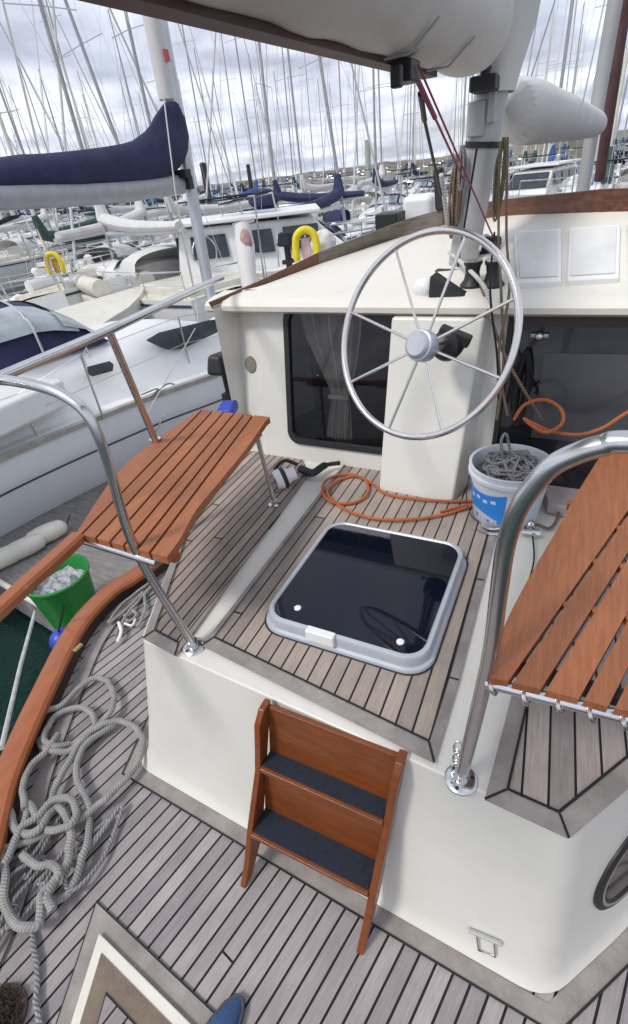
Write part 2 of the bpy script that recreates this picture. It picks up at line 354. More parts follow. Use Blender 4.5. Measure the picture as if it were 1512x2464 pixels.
def copy_tree(o, parent=None):
    c = o.copy(); COL.objects.link(c); c.parent = parent
    for ch in CH.get(o.name, []): copy_tree(ch, c)
    return c
CH = {}
def index_children():
    CH.clear()
    for o in bpy.data.objects:
        if o.parent: CH.setdefault(o.parent.name, []).append(o)

# ------------------------------------------------------------------ setting: water, pontoons, bank
tag(MB().add([(-900, -300, -1.3), (900, -300, -1.3), (900, 1400, -1.3), (-900, 1400, -1.3)], [(0, 1, 2, 3)]).build('water', WATER), kind='structure')
def pontoon(pts, z=-0.9, th=0.35):
    return tag(MB().slab([(x, y, z) for x, y in pts], th).build('pontoon', PONT), kind='structure')
pontoon([(-5.35, 1.92), (-3.36, 1.66), (-2.62, 1.60), (-2.62, 12.3), (-4.2, 12.3), (-5.35, 4)])
pontoon([(-95, 12.3), (14, 12.3), (14, 14.6), (-95, 14.6)])
for yy in (25.8, 42.2, 60.5, 83.0): pontoon([(-130, yy), (40, yy), (40, yy+2), (-130, yy+2)])
# far bank / breakwater
def bank(name, m, x0, x1, y0, h0, h1, seed, lab, cat_, step=1.6):
    rows = []; n = int((x1-x0)/step)
    for (dy, k) in ((0, 0), (1.5, .35), (3, .75), (5, 1.0), (9, 1.0), (14, 0)):
        row = []
        for i in range(n+1):
            x = x0+(x1-x0)*i/n; h = h0+(h1-h0)*i/n
            q = noise.noise(Vector((x*0.23, dy*0.5, seed)))*0.5+noise.noise(Vector((x*0.9, dy, seed+3)))*0.25
            row.append((x, y0+dy+q*1.5, -1.6+(h+1.6)*k+(q*0.9 if 0 < k else 0)))
        rows.append(row)
    o = MB().loft(rows).build(name, m); return tag(o, lab, cat_)
bank('breakwater', ROCK, -240, -20, 128, 2.0, 2.4, 1.0, 'long grey stone breakwater closing the harbour behind the masts', 'breakwater')
tag(bank('hillside', HILLM, -22, 60, 112, 2.6, 3.4, 9.0, None, None), kind='structure'); 
tag(bpy.data.objects['hillside'], kind='structure')
for k in ('label', 'category'):
    if k in bpy.data.objects['hillside']: del bpy.data.objects['hillside'][k]

# ------------------------------------------------------------------ OUR YACHT
D0 = 0.744
yacht = thing('sailing_yacht', (-0.5, 0.6, 0.0), 'cream sailing yacht in the foreground with teak decks, steering wheel and mizzen mast', 'yacht')
# port edge of the boat in plan: cap rail
cap = [(-1.45, -0.35), (-1.58, 0.0)] + [tuple(Z(x, y, 0.10)[:2]) for x, y in ((0, 1900), (45, 1785), (100, 1665), (180, 1510), (262, 1420), (350, 1362))] + [(-2.22, 2.4), (-2.28, 3.4), (-2.22, 5.2), (-1.85, 7.6), (-1.1, 9.8), (-0.5, 11.0)]
capL = [Vector((p.x, p.y, 0)) for p in cat([(x, y, 0) for x, y in cap], 6)]
stern = cat([(-1.45, -0.35, 0), (-1.2, -0.85, 0), (-0.5, -1.1, 0)], 6)
half = list(reversed(capL)) + stern[1:]
full = half + [Vector((-1.0-p.x, p.y, 0)) for p in reversed(half[1:-1])]
def lvl(pts, z, k=1.0):
    c = Vector((-0.5, 4.5, 0)); return [Vector((c.x+(p.x-c.x)*k, c.y+(p.y-c.y)*(1-(1-k)*0.4), z)) for p in pts]
MB().loft([lvl(full, 0.075, 1.0), lvl(full, -0.1, 0.985), lvl(full, -0.7, 0.94), lvl(full, -1.45, 0.82)], closed=True).build('hull', WHP, yacht, smooth=True)
MB().loft([lvl(full, 0.075, 0.985), lvl(full, 0.0, 0.975)], closed=True).build('bulwark', mat('dark_bulwark', (0.035, 0.018, 0.012), 0.7, var=.3), yacht, smooth=True)
MB().add([Vector((p.x, p.y, 0)) for p in lvl(full, 0, 0.982)], [tuple(range(len(full)))]).build('deck', TEAK_A, yacht)
# cap rail: rectangular varnished section swept round the side
rows = []
for i, p in enumerate(capL):
    a = capL[max(0, i-1)]; b = capL[min(len(capL)-1, i+1)]; t = (b-a).normalized(); nn = Vector((t.y, -t.x, 0))
    rows.append([p-nn*0.055+Vector((0, 0, .072)), p-nn*0.058+Vector((0, 0, .098)), p-nn*0.04+Vector((0, 0, .110)), p+nn*0.045+Vector((0, 0, .110)), p+nn*0.06+Vector((0, 0, .098)), p+nn*0.058+Vector((0, 0, .072))])
MB().loft(rows, closed=True).build('cap_rail', VARNR, yacht, smooth=True)
MB().loft([[Vector((-1.0-p.x, p.y, p.z)) for p in r] for r in rows], closed=True).build('cap_rail', VARNR, yacht, smooth=True)
# deck margin plank along the port bulwark with its caulk line
def strip(pts, w_, z, m, nm, par, off=0.0, th=0.004):
    L, Rr = [], []
    P = [Vector((p[0], p[1], 0)) for p in pts]
    for i, p in enumerate(P):
        t = (P[min(len(P)-1, i+1)]-P[max(0, i-1)]).normalized(); nn = Vector((t.y, -t.x, 0))
        L.append(p+nn*(off-w_/2)+Vector((0, 0, z))); Rr.append(p+nn*(off+w_/2)+Vector((0, 0, z)))
    return MB().loft([L, Rr]).build(nm, m, par)
sidepts = [p for p in capL if -0.4 < p.y < 4]
strip(sidepts, 0.075, 0.004, MARG, 'margin_plank', yacht, off=0.12)
strip(sidepts, 0.007, 0.008, CAULK, 'caulk_line', yacht, off=0.16)

# cabin trunk (the raised white box with the hatch)
topP = [(-1.245, 0.80), (-0.5, 0.755), (0.205, 0.712), (0.317, 0.885), (0.62, 1.40), (0.78, 2.35), (-1.70, 2.35), (-1.68, 2.14), (-1.54, 1.42)]
botP = [(-1.405, 0.665), (-0.55, 0.625), (0.262, 0.590), (0.47, 0.875), (0.76, 1.40), (0.92, 2.40), (-1.80, 2.40), (-1.77, 2.14), (-1.64, 1.41)]
def roundp(pts, rads):
    o = []; n = len(pts)
    for i in range(n):
        p = Vector(pts[i]); a = Vector(pts[i-1]); b = Vector(pts[(i+1) % n]); q = rads.get(i, 0.01)
        p0 = p+(a-p).normalized()*q; p2 = p+(b-p).normalized()*q
        for k in range(6):
            t = k/5; o.append(tuple(p0*(1-t)**2+p*2*t*(1-t)+p2*t*t))
    return o
topP = roundp(topP, {0: .04, 2: .045, 3: .05}); botP = roundp(botP, {0: .07, 2: .08, 3: .08})
def midP(k): return [(a[0]+(b[0]-a[0])*k, a[1]+(b[1]-a[1])*k) for a, b in zip(topP, botP)]
ct = MB().loft([[(x, y, D0) for x, y in topP], [(x, y, .30) for x, y in midP(.52)], [(x, y, .15) for x, y in midP(.73)], [(x, y, .07) for x, y in midP(.85)], [(x, y, .03) for x, y in midP(.95)], [(x, y, .005) for x, y in midP(1.10)]], closed=True)
nn_ = len(topP); ct.f.append(tuple(range(nn_))); ct.f.append(tuple(range(6*nn_-1, 5*nn_-1, -1)))
ct.build('cabin_trunk', GEL, yacht, bevel=0.028)
# rounded cove round the foot and the deck margin round it
foot = [(-1.70, 1.7), (-1.64, 1.41), (-1.405, 0.665), (0.262, 0.590), (0.47, 0.875), (0.76, 1.40), (0.92, 2.40)]
def grow(pts, d):
    o = []; n = len(pts)
    for i, p in enumerate(pts):
        p = Vector((*p, 0)); a = Vector((*pts[max(0, i-1)], 0)); b = Vector((*pts[min(n-1, i+1)], 0))
        t1 = (p-a).normalized() if i else (b-p).normalized(); t2 = (b-p).normalized() if i < n-1 else t1
        n1_ = Vector((t1.y, -t1.x, 0)); n2_ = Vector((t2.y, -t2.x, 0)); m_ = (n1_+n2_).normalized(); k = d/max(0.3, m_.dot(n1_)); o.append(p+m_*k)
    return o
A = grow(foot, -0.004); B0 = grow(foot, 0.014); B1 = grow(foot, 0.030); A2 = grow(foot, -0.012)
MB().loft([[p+Vector((0, 0, .004)) for p in grow(foot, 0.010)], [p+Vector((0, 0, .004)) for p in grow(foot, 0.066)]]).build('margin_plank', MARG, yacht)
MB().loft([[p+Vector((0, 0, .008)) for p in grow(foot, 0.065)], [p+Vector((0, 0, .008)) for p in grow(foot, 0.072)]]).build('caulk_line', CAULK, yacht)

# teak panels on the trunk top
def panel(name, px, m, marg, inset=0.047, z=D0, margm=MARG):
    P = [Z(x, y, z+0.008) for x, y in px]
    root = MB().slab([Vector((p.x, p.y, z+0.010)).lerp(Vector((sum(q_.x for q_ in P)/len(P), sum(q_.y for q_ in P)/len(P), z+0.010)), .008) for p in P], 0.0095).build(name, m, yacht)
    c = sum(P, Vector())/len(P); n = len(P)
    def inner(d):
        o = []
        for i in range(n):
            a, b, c_ = P[i-1], P[i], P[(i+1) % n]; t1 = (b-a).normalized(); t2 = (c_-b).normalized()
            n1_ = Vector((-t1.y, t1.x, 0)); 
            if n1_.dot(c-(a+b)/2) < 0: n1_ = -n1_
            n2_ = Vector((-t2.y, t2.x, 0))
            if n2_.dot(c-(b+c_)/2) < 0: n2_ = -n2_
            d1, d2 = (marg[i-1], marg[i]); d1 = d1*d; d2 = d2*d
            # intersect offset lines
            det = t1.x*(-t2.y)+t2.x*t1.y
            p1 = b+n1_*d1; p2 = b+n2_*d2
            if abs(det) < 1e-4: o.append(p1); continue
            r_ = p2-p1; s_ = (r_.x*(-t2.y)+t2.x*r_.y)/det; o.append(p1+t1*s_)
        return o
    I = inner(inset); J = inner(inset+0.007)
    for i in range(n):
        if marg[i] <= 0: continue
        a, b = P[i], P[(i+1) % n]; ia, ib = I[i], I[(i+1) % n]
        e_ = 0.0025
        MB().slab([Vector((q.x, q.y, z+0.014)) for q in (a+(ia-a)*0.0, b, ib+(b-ib)*0.0, ia)], 0.004).build('margin_plank', margm, root)
    ji = [Vector((q.x, q.y, z+0.0165)) for q in I]; jj = [Vector((q.x, q.y, z+0.0165)) for q in J]
    for i in range(n):
        if marg[i] <= 0: continue
        MB().add([ji[i], ji[(i+1) % n], jj[(i+1) % n], jj[i]], [(0, 1, 2, 3)]).build('caulk_line', CAULK, root)
    for i in range(n):      # mitre seams
        if marg[i-1] > 0 and marg[i] > 0:
            t = (P[i]-I[i]).normalized(); s_ = Vector((-t.y, t.x, 0))*0.003; zz = Vector((0, 0, z+0.0165))
            a = Vector((P[i].x, P[i].y, 0)); b = Vector((I[i].x, I[i].y, 0))
            MB().add([a+s_+zz, a-s_+zz, b-s_+zz, b+s_+zz], [(0, 1, 2, 3)]).build('caulk_line', CAULK, root)
    return root
panel('teak_panel', [(487, 1556), (1045, 1838), (1104, 1640), (1165, 1400), (1205, 1245), (1230, 1150), (840, 1110), (800, 1150)], TEAK_T, [1, 0.6, 0.6, 0.6, 0.6, 0, 0, 0.4])
panel('teak_panel', [(346, 1538), (422, 1580), (450, 1545), (745, 1140), (720, 1085), (580, 1085), (440, 1275)], TEAK_P, [1, .45, 0, 0, 0, .7, .7], inset=0.045)
panel('teak_panel', [(1240, 1640), (1166, 1926), (1368, 2020), (1640, 1790), (1480, 1000)], TEAK_S, [0.9, 1, 1, 0, 0])

# deck hatch with smoked acrylic lid
HC = [Z(640, 1490, .80), Z(1010, 1622, .80), Z(1132, 1322, .80), Z(808, 1255, .80)]
hx0, hx1 = -0.845, -0.238; hy0, hy1 = 1.005, 1.645
def rrect(x0, x1, y0, y1, r, z, n=7):
    o = []
    for cx, cy, a0 in ((x1-r, y1-r, 0), (x0+r, y1-r, 90), (x0+r, y0+r, 180), (x1-r, y0+r, 270)):
        for k in range(n+1):
            a = R(a0+90*k/n); o.append(Vector((cx+r*math.cos(a), cy+r*math.sin(a), z)))
    return o
hz = D0+0.010
def ring(d, z): return rrect(hx0+d, hx1-d, hy0+d, hy1-d, 0.085-d*0.7, z)
hatch = MB().loft([ring(-0.012, hz), ring(-0.008, hz+.012), ring(0.002, hz+.016), ring(0.004, hz+.052), ring(0.008, hz+.058), ring(0.019, hz+.060), ring(0.023, hz+.056), ring(0.025, hz+.052)], closed=True).build('deck_hatch', HFR, yacht, smooth=True)
hatch['label'] = 'square deck hatch with a black acrylic lid in a grey alloy frame'
g = ring(0.024, hz+.055); MB().add(g, [tuple(range(len(g)))]).build('hatch_lid', GLASSD, hatch)
for x, y in ((-0.73, 1.09), (-0.34, 1.07)):
    MB().lathe([(0.0, -.004), (.013, -.004), (.013, .003), (.009, .006), (0, .006)], (x, y, hz+.056), seg=16, cap=False).build('latch_knob', WHP, hatch, smooth=True)
MB().box((-0.60, hy0+0.002, hz+.046), (0.105, 0.030, 0.046)).build('hatch_hinge', WHP, hatch, bevel=0.004)
gx = ring(-0.014, hz+.001); MB().loft([ring(-0.017, hz+.001), ring(-0.010, hz+.0035)], closed=True).build('hatch_seal', RUB, hatch)

# pedestal against the house
pf = [(-0.757, 2.02), (-0.385, 2.005)]
MB().prism([(-0.752, 2.235, 1.536), (-0.348, 2.235, 1.536), (-0.31, 2.48, 1.536), (-0.71, 2.48, 1.536)], [(-0.757, 2.02, D0-.004), (-0.385, 2.005, D0-.004), (-0.33, 2.30, D0-.004), (-0.70, 2.30, D0-.004)]).build('steering_pedestal', GEL, yacht, bevel=0.014)

# wheel
wc = Vector((-0.472, 1.707, 1.60)); ya, pi_ = R(18), R(-22); wr = 0.333
wn_ = Vector((math.sin(ya)*math.cos(pi_), math.cos(ya)*math.cos(pi_), math.sin(pi_)))
wu = wn_.cross(Vector((0, 0, 1))).normalized(); wv = wu.cross(wn_).normalized()
rim = [wc+(wu*math.cos(2*math.pi*k/72)+wv*math.sin(2*math.pi*k/72))*wr for k in range(72)]
wheel = MB().tube(rim, 0.0118, 12, closed=True).build('steering_wheel', STEELW, yacht, smooth=True)
hub = Y(1015, 832, 1.668)
tips = [(956, 613), (1111, 588), (1233, 720), (1201, 908), (1066, 1046), (936, 1030), (846, 918), (851, 753)]
for tx, ty in tips:
    q = PL(tx, ty, wc, wn_); q = wc+(q-wc).normalized()*wr
    d = (q-hub).normalized(); MB().tube([hub+d*0.03+wn_*0.01, q], 0.0052, 8).build('wheel_spoke', STEELW, wheel, smooth=True)
MB().lathe([(0.0, -0.050), (0.035, -0.050), (0.042, -0.044), (0.044, -0.036), (0.050, -0.034), (0.052, -0.026), (0.052, 0.012), (0.046, 0.02), (0.0, .02)], hub+wn_*0.01, wn_, 40, cap=False).build('wheel_hub', HFR, wheel, smooth=True)
MB().tube([hub+wn_*0.02, Vector((-0.46, 2.0, 1.50)), Vector((-0.455, 2.09, 1.48))], 0.026, 14).build('wheel_shaft', STEEL, wheel, smooth=True)
MB().lathe([(0.062, 0.0), (0.062, -0.06), (0.05, -0.085), (0.03, -.09)], (-0.452, 2.085, 1.475), (0.0, 1, -.1), 28).build('shaft_bearing', RUB, wheel, smooth=True)
MB().box((-0.425, 2.045, 1.515), (0.13, 0.05, 0.045), Matrix.Rotation(R(20), 3, 'Y')).build('shaft_brake', RUB, wheel, bevel=0.008)

# wheelhouse: aft wall with windows, shell, roof
def wallp(x, y): return PL(x, y, (0, 2.20, D0), (0, 1, -0.18))
wpn = Vector((0, 1, -0.18)).normalized()
wx0, wx1 = -1.62, 0.80
def WY(z): return 2.20+(z-D0)*0.18
def wq(x, z, o=0.0): return Vector((x, WY(z)-o, z))
# window hole corners (port window)
wl = [wallp(660, 765), wallp(940, 765), wallp(925, 1072), wallp(650, 1062)]
xa, xb = -1.345, -0.73; za, zb = 0.865, 1.545
def wrr(x0, x1, z0, z1, r, off, n=6):
    o = []
    for cx, cz, a0 in ((x1-r, z1-r, 0), (x0+r, z1-r, 90), (x0+r, z0+r, 180), (x1-r, z0+r, 270)):
        for k in range(n+1):
            a = R(a0+90*k/n); o.append(wq(cx+r*math.cos(a), cz+r*math.sin(a), off))
    return o
def wall_with_hole(x0, x1, z0, z1, hole):
    hx = [(p.x, p.z) for p in hole]; cx = sum(p[0] for p in hx)/len(hx); cz = sum(p[1] for p in hx)/len(hx)
    outer = []
    for px_, pz_ in hx:
        dx, dz = px_-cx, pz_-cz; s1 = min(((x1-cx) if dx > 0 else (x0-cx))/dx if abs(dx) > 1e-6 else 1e9, ((z1-cz) if dz > 0 else (z0-cz))/dz if abs(dz) > 1e-6 else 1e9)
        outer.append((cx+dx*s1, cz+dz*s1))
    # include exact corners
    allp = [(math.atan2(z-cz, x-cx), x, z) for x, z in outer]
    inner = [wq(px_, pz_) for px_, pz_ in hx]; out_ = [wq(x, z) for x, z in outer]
    m = MB().loft([inner, out_], closed=True)
    for (X_, Z_) in ((x0, z0), (x1, z0), (x1, z1), (x0, z1)):
        best = sorted(range(len(outer)), key=lambda i: (outer[i][0]-X_)**2+(outer[i][1]-Z_)**2)
        # find segment crossing the corner
        for i in range(len(outer)):
            a, b = outer[i], outer[(i+1) % len(outer)]
            if (abs(a[0]-X_) < 1e-6 and abs(b[1]-Z_) < 1e-6) or (abs(b[0]-X_) < 1e-6 and abs(a[1]-Z_) < 1e-6):
                m.add([wq(*a), wq(X_, Z_), wq(*b)], [(0, 1, 2)]); break
    return m
hole = wrr(xa, xb, za, zb, 0.06, 0.0)
wz0, wz1 = D0-0.005, 1.60
m = wall_with_hole(-1.52, -0.62, wz0, wz1, hole)
m.add([wq(-0.62, wz0), wq(0.80, wz0), wq(0.80, wz1), wq(-0.62, wz1)], [(0, 1, 2, 3)])
# port corner turns outboard and forward
pc = [(-1.52, 0), (-1.63, 0.03), (-1.74, 0.07), (-1.76, 0.14)]
def pcp(x, dy, z): return Vector((x-(0.05 if z < 1.0 else 0)*0, WY(z)+dy, z))
m.loft([[pcp(x, dy, wz0) for x, dy in pc], [pcp(x, dy, wz1) for x, dy in pc]])
house = m.build('wheelhouse', GEL, yacht)
MB().lathe([(0.0, -.010), (.042, -.008), (.046, 0), (.046, .01)], wallp(600, 880)+Vector((0.0, 0.02, 0)), (0.2, 1, -0.18), 28, cap=False).build('loudspeaker', SPKR, house, smooth=True)
# window: frame, pane, curtain, interior
fr = MB().loft([wrr(xa-.018, xb+.018, za-.018, zb+.018, .07, -0.002), wrr(xa-.016, xb+.016, za-.016, zb+.016, .07, .014), wrr(xa+.012, xb-.012, za+.012, zb-.012, .055, .014), wrr(xa+.014, xb-.014, za+.014, zb-.014, .055, -.012)], closed=True).build('window', RUB, house, smooth=True)
g = wrr(xa+.010, xb-.010, za+.010, zb-.010, .055, -0.004); MB().add(g, [tuple(range(len(g)))]).build('window_pane', PANE, fr)
inter = MB()
inter.add([(-1.7, 2.9, 0.75), (-0.6, 2.9, .75), (-0.6, 2.9, 1.6), (-1.7, 2.9, 1.6), (-1.5, 2.34, .78), (-0.65, 2.34, .78), (-0.65, 2.36, 1.58), (-1.5, 2.36, 1.58)], [(0, 1, 2, 3), (0, 1, 5, 4), (3, 2, 6, 7), (0, 3, 7, 4), (1, 2, 6, 5)])
inter.build('cabin_interior', mat('dark_interior', (0.16, 0.12, 0.11), 0.8, var=0.5, vscale=4), house)
rows = []
for z, cx, w_ in ((1.54, -1.13, .17), (1.4, -1.115, .15), (1.25, -1.085, .10), (1.15, -1.07, .062), (1.11, -1.065, .05), (1.07, -1.065, .055), (.98, -1.07, .065), (.88, -1.075, .075)):
    rows.append([Vector((cx+w_*(k/40*2-1), WY(z)+0.05+0.014*math.sin(k*1.15)*(w_/.1+.3), z)) for k in range(41)])
MB().loft(rows).build('curtain', CURT, house, smooth=True)
MB().box((-1.066, WY(1.11)+.035, 1.11), (.115, .03, .022)).build('curtain_tie', CURT, house, bevel=.004)
# doorway / companion window on the starboard side
ds = MB().add([wq(-0.245, .80, .004), wq(0.78, .80, .004), wq(0.78, 1.565, .004), wq(-0.245, 1.565, .004)], [(0, 1, 2, 3)])
dw = ds.build('companionway', DARKGL, house)
for a, b, c, d in ((-0.262, -0.240, .79, 1.575), (-0.240, 0.78, 1.555, 1.575), (-0.24, 0.78, .785, .80)):
    MB().box(((a+b)/2, WY((c+d)/2)-.012, (c+d)/2), (b-a, .022, d-c), Matrix.Rotation(R(-10.2), 3, 'X')).build('door_frame', RUB, dw, bevel=.003)
MB().slab([wq(-0.10, 1.02, .012), wq(0.78, 1.02, .012), wq(0.78, 1.40, .012), wq(-0.10, 1.38, .012)], .006, (0, -1, .18)).build('reflection_panel', GREYGL, dw)  # grey slab on the dark glass, painted to stand for its hazy reflection
MB().box(wq(-0.13, 1.455, .03), (.07, .03, .016)).ball(wq(-0.13, 1.455, .05), .018).build('door_handle', STEEL, dw, bevel=.003)
MB().slab([wq(-0.24, 1.48, .010), wq(.78, 1.49, .010), wq(.78, 1.55, .010), wq(-0.24, 1.55, .010)], .004, (0, -1, .18)).build('wooden_header', mat('dark_header', (.03, .012, .01), .4), dw)

# roof
W_px = [(512, 738, 1.585), (640, 684, 1.61), (766, 636, 1.64), (931, 580, 1.70), (1065, 543, 1.755), (1200, 521, 1.80), (1350, 513, 1.82), (1512, 508, 1.83)]
Wp = [Z(x, y, z) for x, y, z in W_px] + [Vector((0.55, 3.0, 1.79)), Vector((0.85, 2.35, 1.60))]
lipx = [-1.79, -1.50, -1.25, -0.95, -0.68, -0.42, -0.12, 0.16, 0.5, 0.86]
prof = [(2.34, 1.535), (2.265, 1.537), (2.238, 1.552), (2.236, 1.575), (2.26, 1.594), (2.33, 1.606), (2.44, 1.612)]
rows = []
for (yy, zz) in prof: rows.append([Vector((x, yy+0.02*(abs(x+.5)/1.3)**2, zz)) for x in lipx])
last = rows[-1]
for k in (0.12, 0.3, 0.5, 0.75, 1.0):
    r_ = []
    for a, b in zip(last, Wp):
        p = a.lerp(b, k); p.z += 0.012*math.sin(math.pi*k); r_.append(p)
    rows.append(r_)
rows = [cat(r_, 5) for r_ in rows]
roof = MB().loft(rows).build('roof', GELR, house, smooth=True)
# sides of the house under the roof rim
Ws = cat(Wp, 5)
MB().loft([[p-Vector((0, 0, .002)) for p in Ws], [Vector((p.x, p.y, 0.3)) for p in Ws]]).build('house_side', GEL, house, smooth=True)
# varnished coaming on the forward rim, weathered board on the port corner, thin rail aft of it
U_px = [(504, 728, 1.61), (640, 669, 1.645), (766, 608, 1.70), (976, 530, 1.76), (1065, 505, 1.795), (1200, 482, 1.845), (1350, 466, 1.87), (1512, 453, 1.885)]
Up = []
for (x, y, z), wpt in zip(U_px, Wp):
    # upper edge stands above the lower one: same distance, height from the photo
    d = math.hypot(wpt.x, wpt.y); r_ = ray(x, y); k = d/math.hypot(r_.x, r_.y); Up.append(EYE+r_*k)
Up += [Vector((0.57, 3.02, 1.86)), Vector((0.88, 2.36, 1.66))]
def coaming(i0, i1, m, nm, th=0.035, n=6):
    a = cat([p-Vector((0, 0, .01)) for p in Wp[i0:i1+1]], n); b = cat(Up[i0:i1+1], n)
    rws = []
    for p, q in zip(a, b):
        o_ = Vector((q.x+0.5, q.y-1.5, 0)).normalized()*th
        rws.append([p-o_*.05, p.lerp(q, .5)-o_*.1, q, q+o_, p+o_])
    return MB().loft(rws, closed=True).build(nm, m, house, bevel=0)
coaming(0, 2, mat('dark_handrail', (0.15, .062, .03), .5, var=.3, vscale=6), 'handrail', .012); coaming(2, 4, GREYW, 'weathered_coaming', .03); coaming(4, 9, BROWNW, 'varnished_coaming')
from mathutils.bvhtree import BVHTree
rbv = BVHTree.FromPolygons([tuple(v) for v in sum([list(x_) for x_ in rows], [])], [(i*len(rows[0])+j, i*len(rows[0])+j+1, (i+1)*len(rows[0])+j+1, (i+1)*len(rows[0])+j) for i in range(len(rows)-1) for j in range(len(rows[0])-1)])
ROOFROWS = rows
def lid_on_roof(px, nm):
    pts = []
    for x, y in px:
        h_ = rbv.ray_cast(EYE, ray(x, y).normalized())
        pts.append(h_[0] if h_[0] is not None else PL(x, y, (0, 2.5, 1.612), (0, -0.262, 1)))
    nr = (pts[1]-pts[0]).cross(pts[3]-pts[0]).normalized()
    if nr.z < 0: nr = -nr
    o = MB().slab([p+nr*0.026 for p in pts], .06, nr).build(nm, WHP, house, bevel=.006)
    c = sum(pts, Vector())/4; ins = [c+(p-c)*0.86+nr*.0305 for p in pts]
    MB().slab(ins, .004, nr).build('hatch_lid', PANELM, o, bevel=.001); return o
lid_on_roof([(1238, 568), (1352, 562), (1352, 690), (1246, 694)], 'roof_hatch')
lid_on_roof([(1372, 560), (1494, 552), (1490, 682), (1366, 688)], 'roof_hatch')
lid_on_roof([(1506, 551), (1640, 544), (1640, 676), (1510, 682)], 'roof_hatch')

# mizzen mast, boom, sail cover
mf = Y(1112, 655, 2.75); mt = Y(1165, 330, 2.75); ax = Vector((0.01, 0, 1)).normalized()
mb_ = Vector((mf.x-0.005, 2.75, 1.60)); mt2 = Vector((mt.x+0.0, 2.75, mt.z)); md = (mt2-mb_).normalized()
def on_mast(z, o=(0, 0, 0)): return mb_+md*((z-mb_.z)/md.z)+Vector(o)
mast = MB().tube([on_mast(z) for z in (1.60, 2.2, 3.0, 9.0)], 0.069, 24).build('mizzen_mast', ALUG, yacht, smooth=True)
MB().box(on_mast(1.63), (.22, .22, .05)).build('mast_step', RUB, mast, bevel=.01)
MB().lathe([(.070, -.01), (.075, -.01), (.075, .012), (.070, .012)], on_mast(2.13), md, 28).build('mast_band', RUB, mast, smooth=True)
MB().box(on_mast(2.22, (-.03, -.066, 0)), (.07, .03, .12)).box(on_mast(2.30, (.02, -.070, 0)), (.03, .03, .2)).build('mast_track', GREYB, mast, bevel=.006)
# dark slot down the mast face
MB().tube([on_mast(z, (-.01, -.0695, 0)) for z in (1.66, 2.12)], 0.004, 6).build('halyard', R_BK, mast)
bz = 2.34
# boom runs aft over the camera
def bsec(y, k=1.0, h=.34):
    x = -0.515+(2.6-y)*-0.052
    return [Vector((x-.075*k, y, bz)), Vector((x+.035*k, y, bz-.002)), Vector((x+.115*k, y, bz+.055)), Vector((x+.155*k, y, bz+.16)), Vector((x+.12*k, y, bz+h*.85)), Vector((x+.02*k, y, bz+h)), Vector((x-.10*k, y, bz+h*.85)), Vector((x-.135*k, y, bz+.15)), Vector((x-.11*k, y, bz+.05))]
ys = [2.62, 2.45, 2.2, 1.9, 1.6, 1.3, 1.0, .7, .4, 0.1, -.3, -.7]
rows = [bsec(y, k=(.85 if i == 0 else 1.0)+.015*math.sin(i*2.1), h=.36+(0.10 if y > 2.3 else 0)) for i, y in enumerate(ys)]
cov = MB().loft(rows, closed=True)
cov.f.append(tuple(range(9))); cov.f.append(tuple(range(len(cov.v)-1, len(cov.v)-10, -1)))
boom = cov.build('boom_sail_cover', WHITEB, mast, smooth=True)
sb = boom.modifiers.new('s', 'SUBSURF'); sb.levels = 1; sb.render_levels = 2
brow = [[Vector((-0.515+(2.6-y)*-.052+dx, y, bz+dz)) for dx, dz in ((-.082, -.012), (-.032, -.012), (-.032, .004), (-.082, .004))] for y in (2.2, 1.5, .6, -.7)]
MB().loft(brow, closed=True).build('boom', MAROON, mast)
for yy, hh in ((1.72, .0), (2.08, 0)):
    x = -0.515+(2.6-yy)*-.052
    MB().tube([(x-.03, yy, bz-.004), (x+.04, yy, bz-.004), (x+.118, yy-.0, bz+.055)], .0035, 6).build('cover_strap', GREYB, mast)
MB().box((-0.555, 1.80, bz-.03), (.06, .09, .05)).box((-0.555, 1.72, bz-.045), (.03, .03, .05)).build('boom_bracket', RUB, mast, bevel=.006)
MB().box(on_mast(2.325, (-.01, -.11, 0)), (.10, .12, .05)).tube([on_mast(2.30, (-.01, -.14, 0)), on_mast(2.38, (-.01, -.14, 0))], .02, 12).build('gooseneck', RUB, mast, bevel=.008)
# cover collar wrapped round the mast above the boom
rows = []
for z, r_ in ((2.30, .088), (2.38, .10), (2.5, .125), (2.7, .13), (3.0, .12), (3.6, .10)):
    c = on_mast(z, (.012, .03, 0)); rows.append([c+Vector((math.cos(a)*r_*.85, math.sin(a)*r_*1.3, 0)) for a in [2*math.pi*k/24 for k in range(24)]])
MB().loft(rows, closed=True).build('mast_sail_cover', WHITEC, mast, smooth=True)
def crease(o, st_, sc_, lv=2):
    if not any(m_.type == 'SUBSURF' for m_ in o.modifiers):
        q_ = o.modifiers.new('s', 'SUBSURF'); q_.levels = lv; q_.render_levels = lv
    tx = bpy.data.textures.new('crease', 'CLOUDS'); tx.noise_scale = sc_; tx.noise_depth = 3
    d_ = o.modifiers.new('crease', 'DISPLACE'); d_.texture = tx; d_.strength = st_; d_.mid_level = .5; d_.texture_coords = 'LOCAL'
crease(boom, .022, .16)
# vang tackle
va = Vector((-0.555, 1.78, bz-.04))
va = Y(990, 160, 1.80)
MB().tube([va, va.lerp(Y(1115, 430, 2.64), .35)], .008, 8).tube([va, Y(1115, 430, 2.64)], .004, 6).tube([va+Vector((.02, 0, 0)), Y(1200, 600, 2.64)], .0032, 6).build('vang_line', PINK, mast)
MB().tube([Y(1012, 225, 1.95), Y(1022, 290, 2.1)], .009, 8).tube([Y(1022, 290, 2.1), Y(1062, 470, 2.5)], .006, 8).build('vang_strut', RUB, mast)
MB().tube([Y(1062, 420, 2.5), Y(1080, 560, 2.68)], .010, 8).build('vang_tail', R_WH, mast, smooth=True)
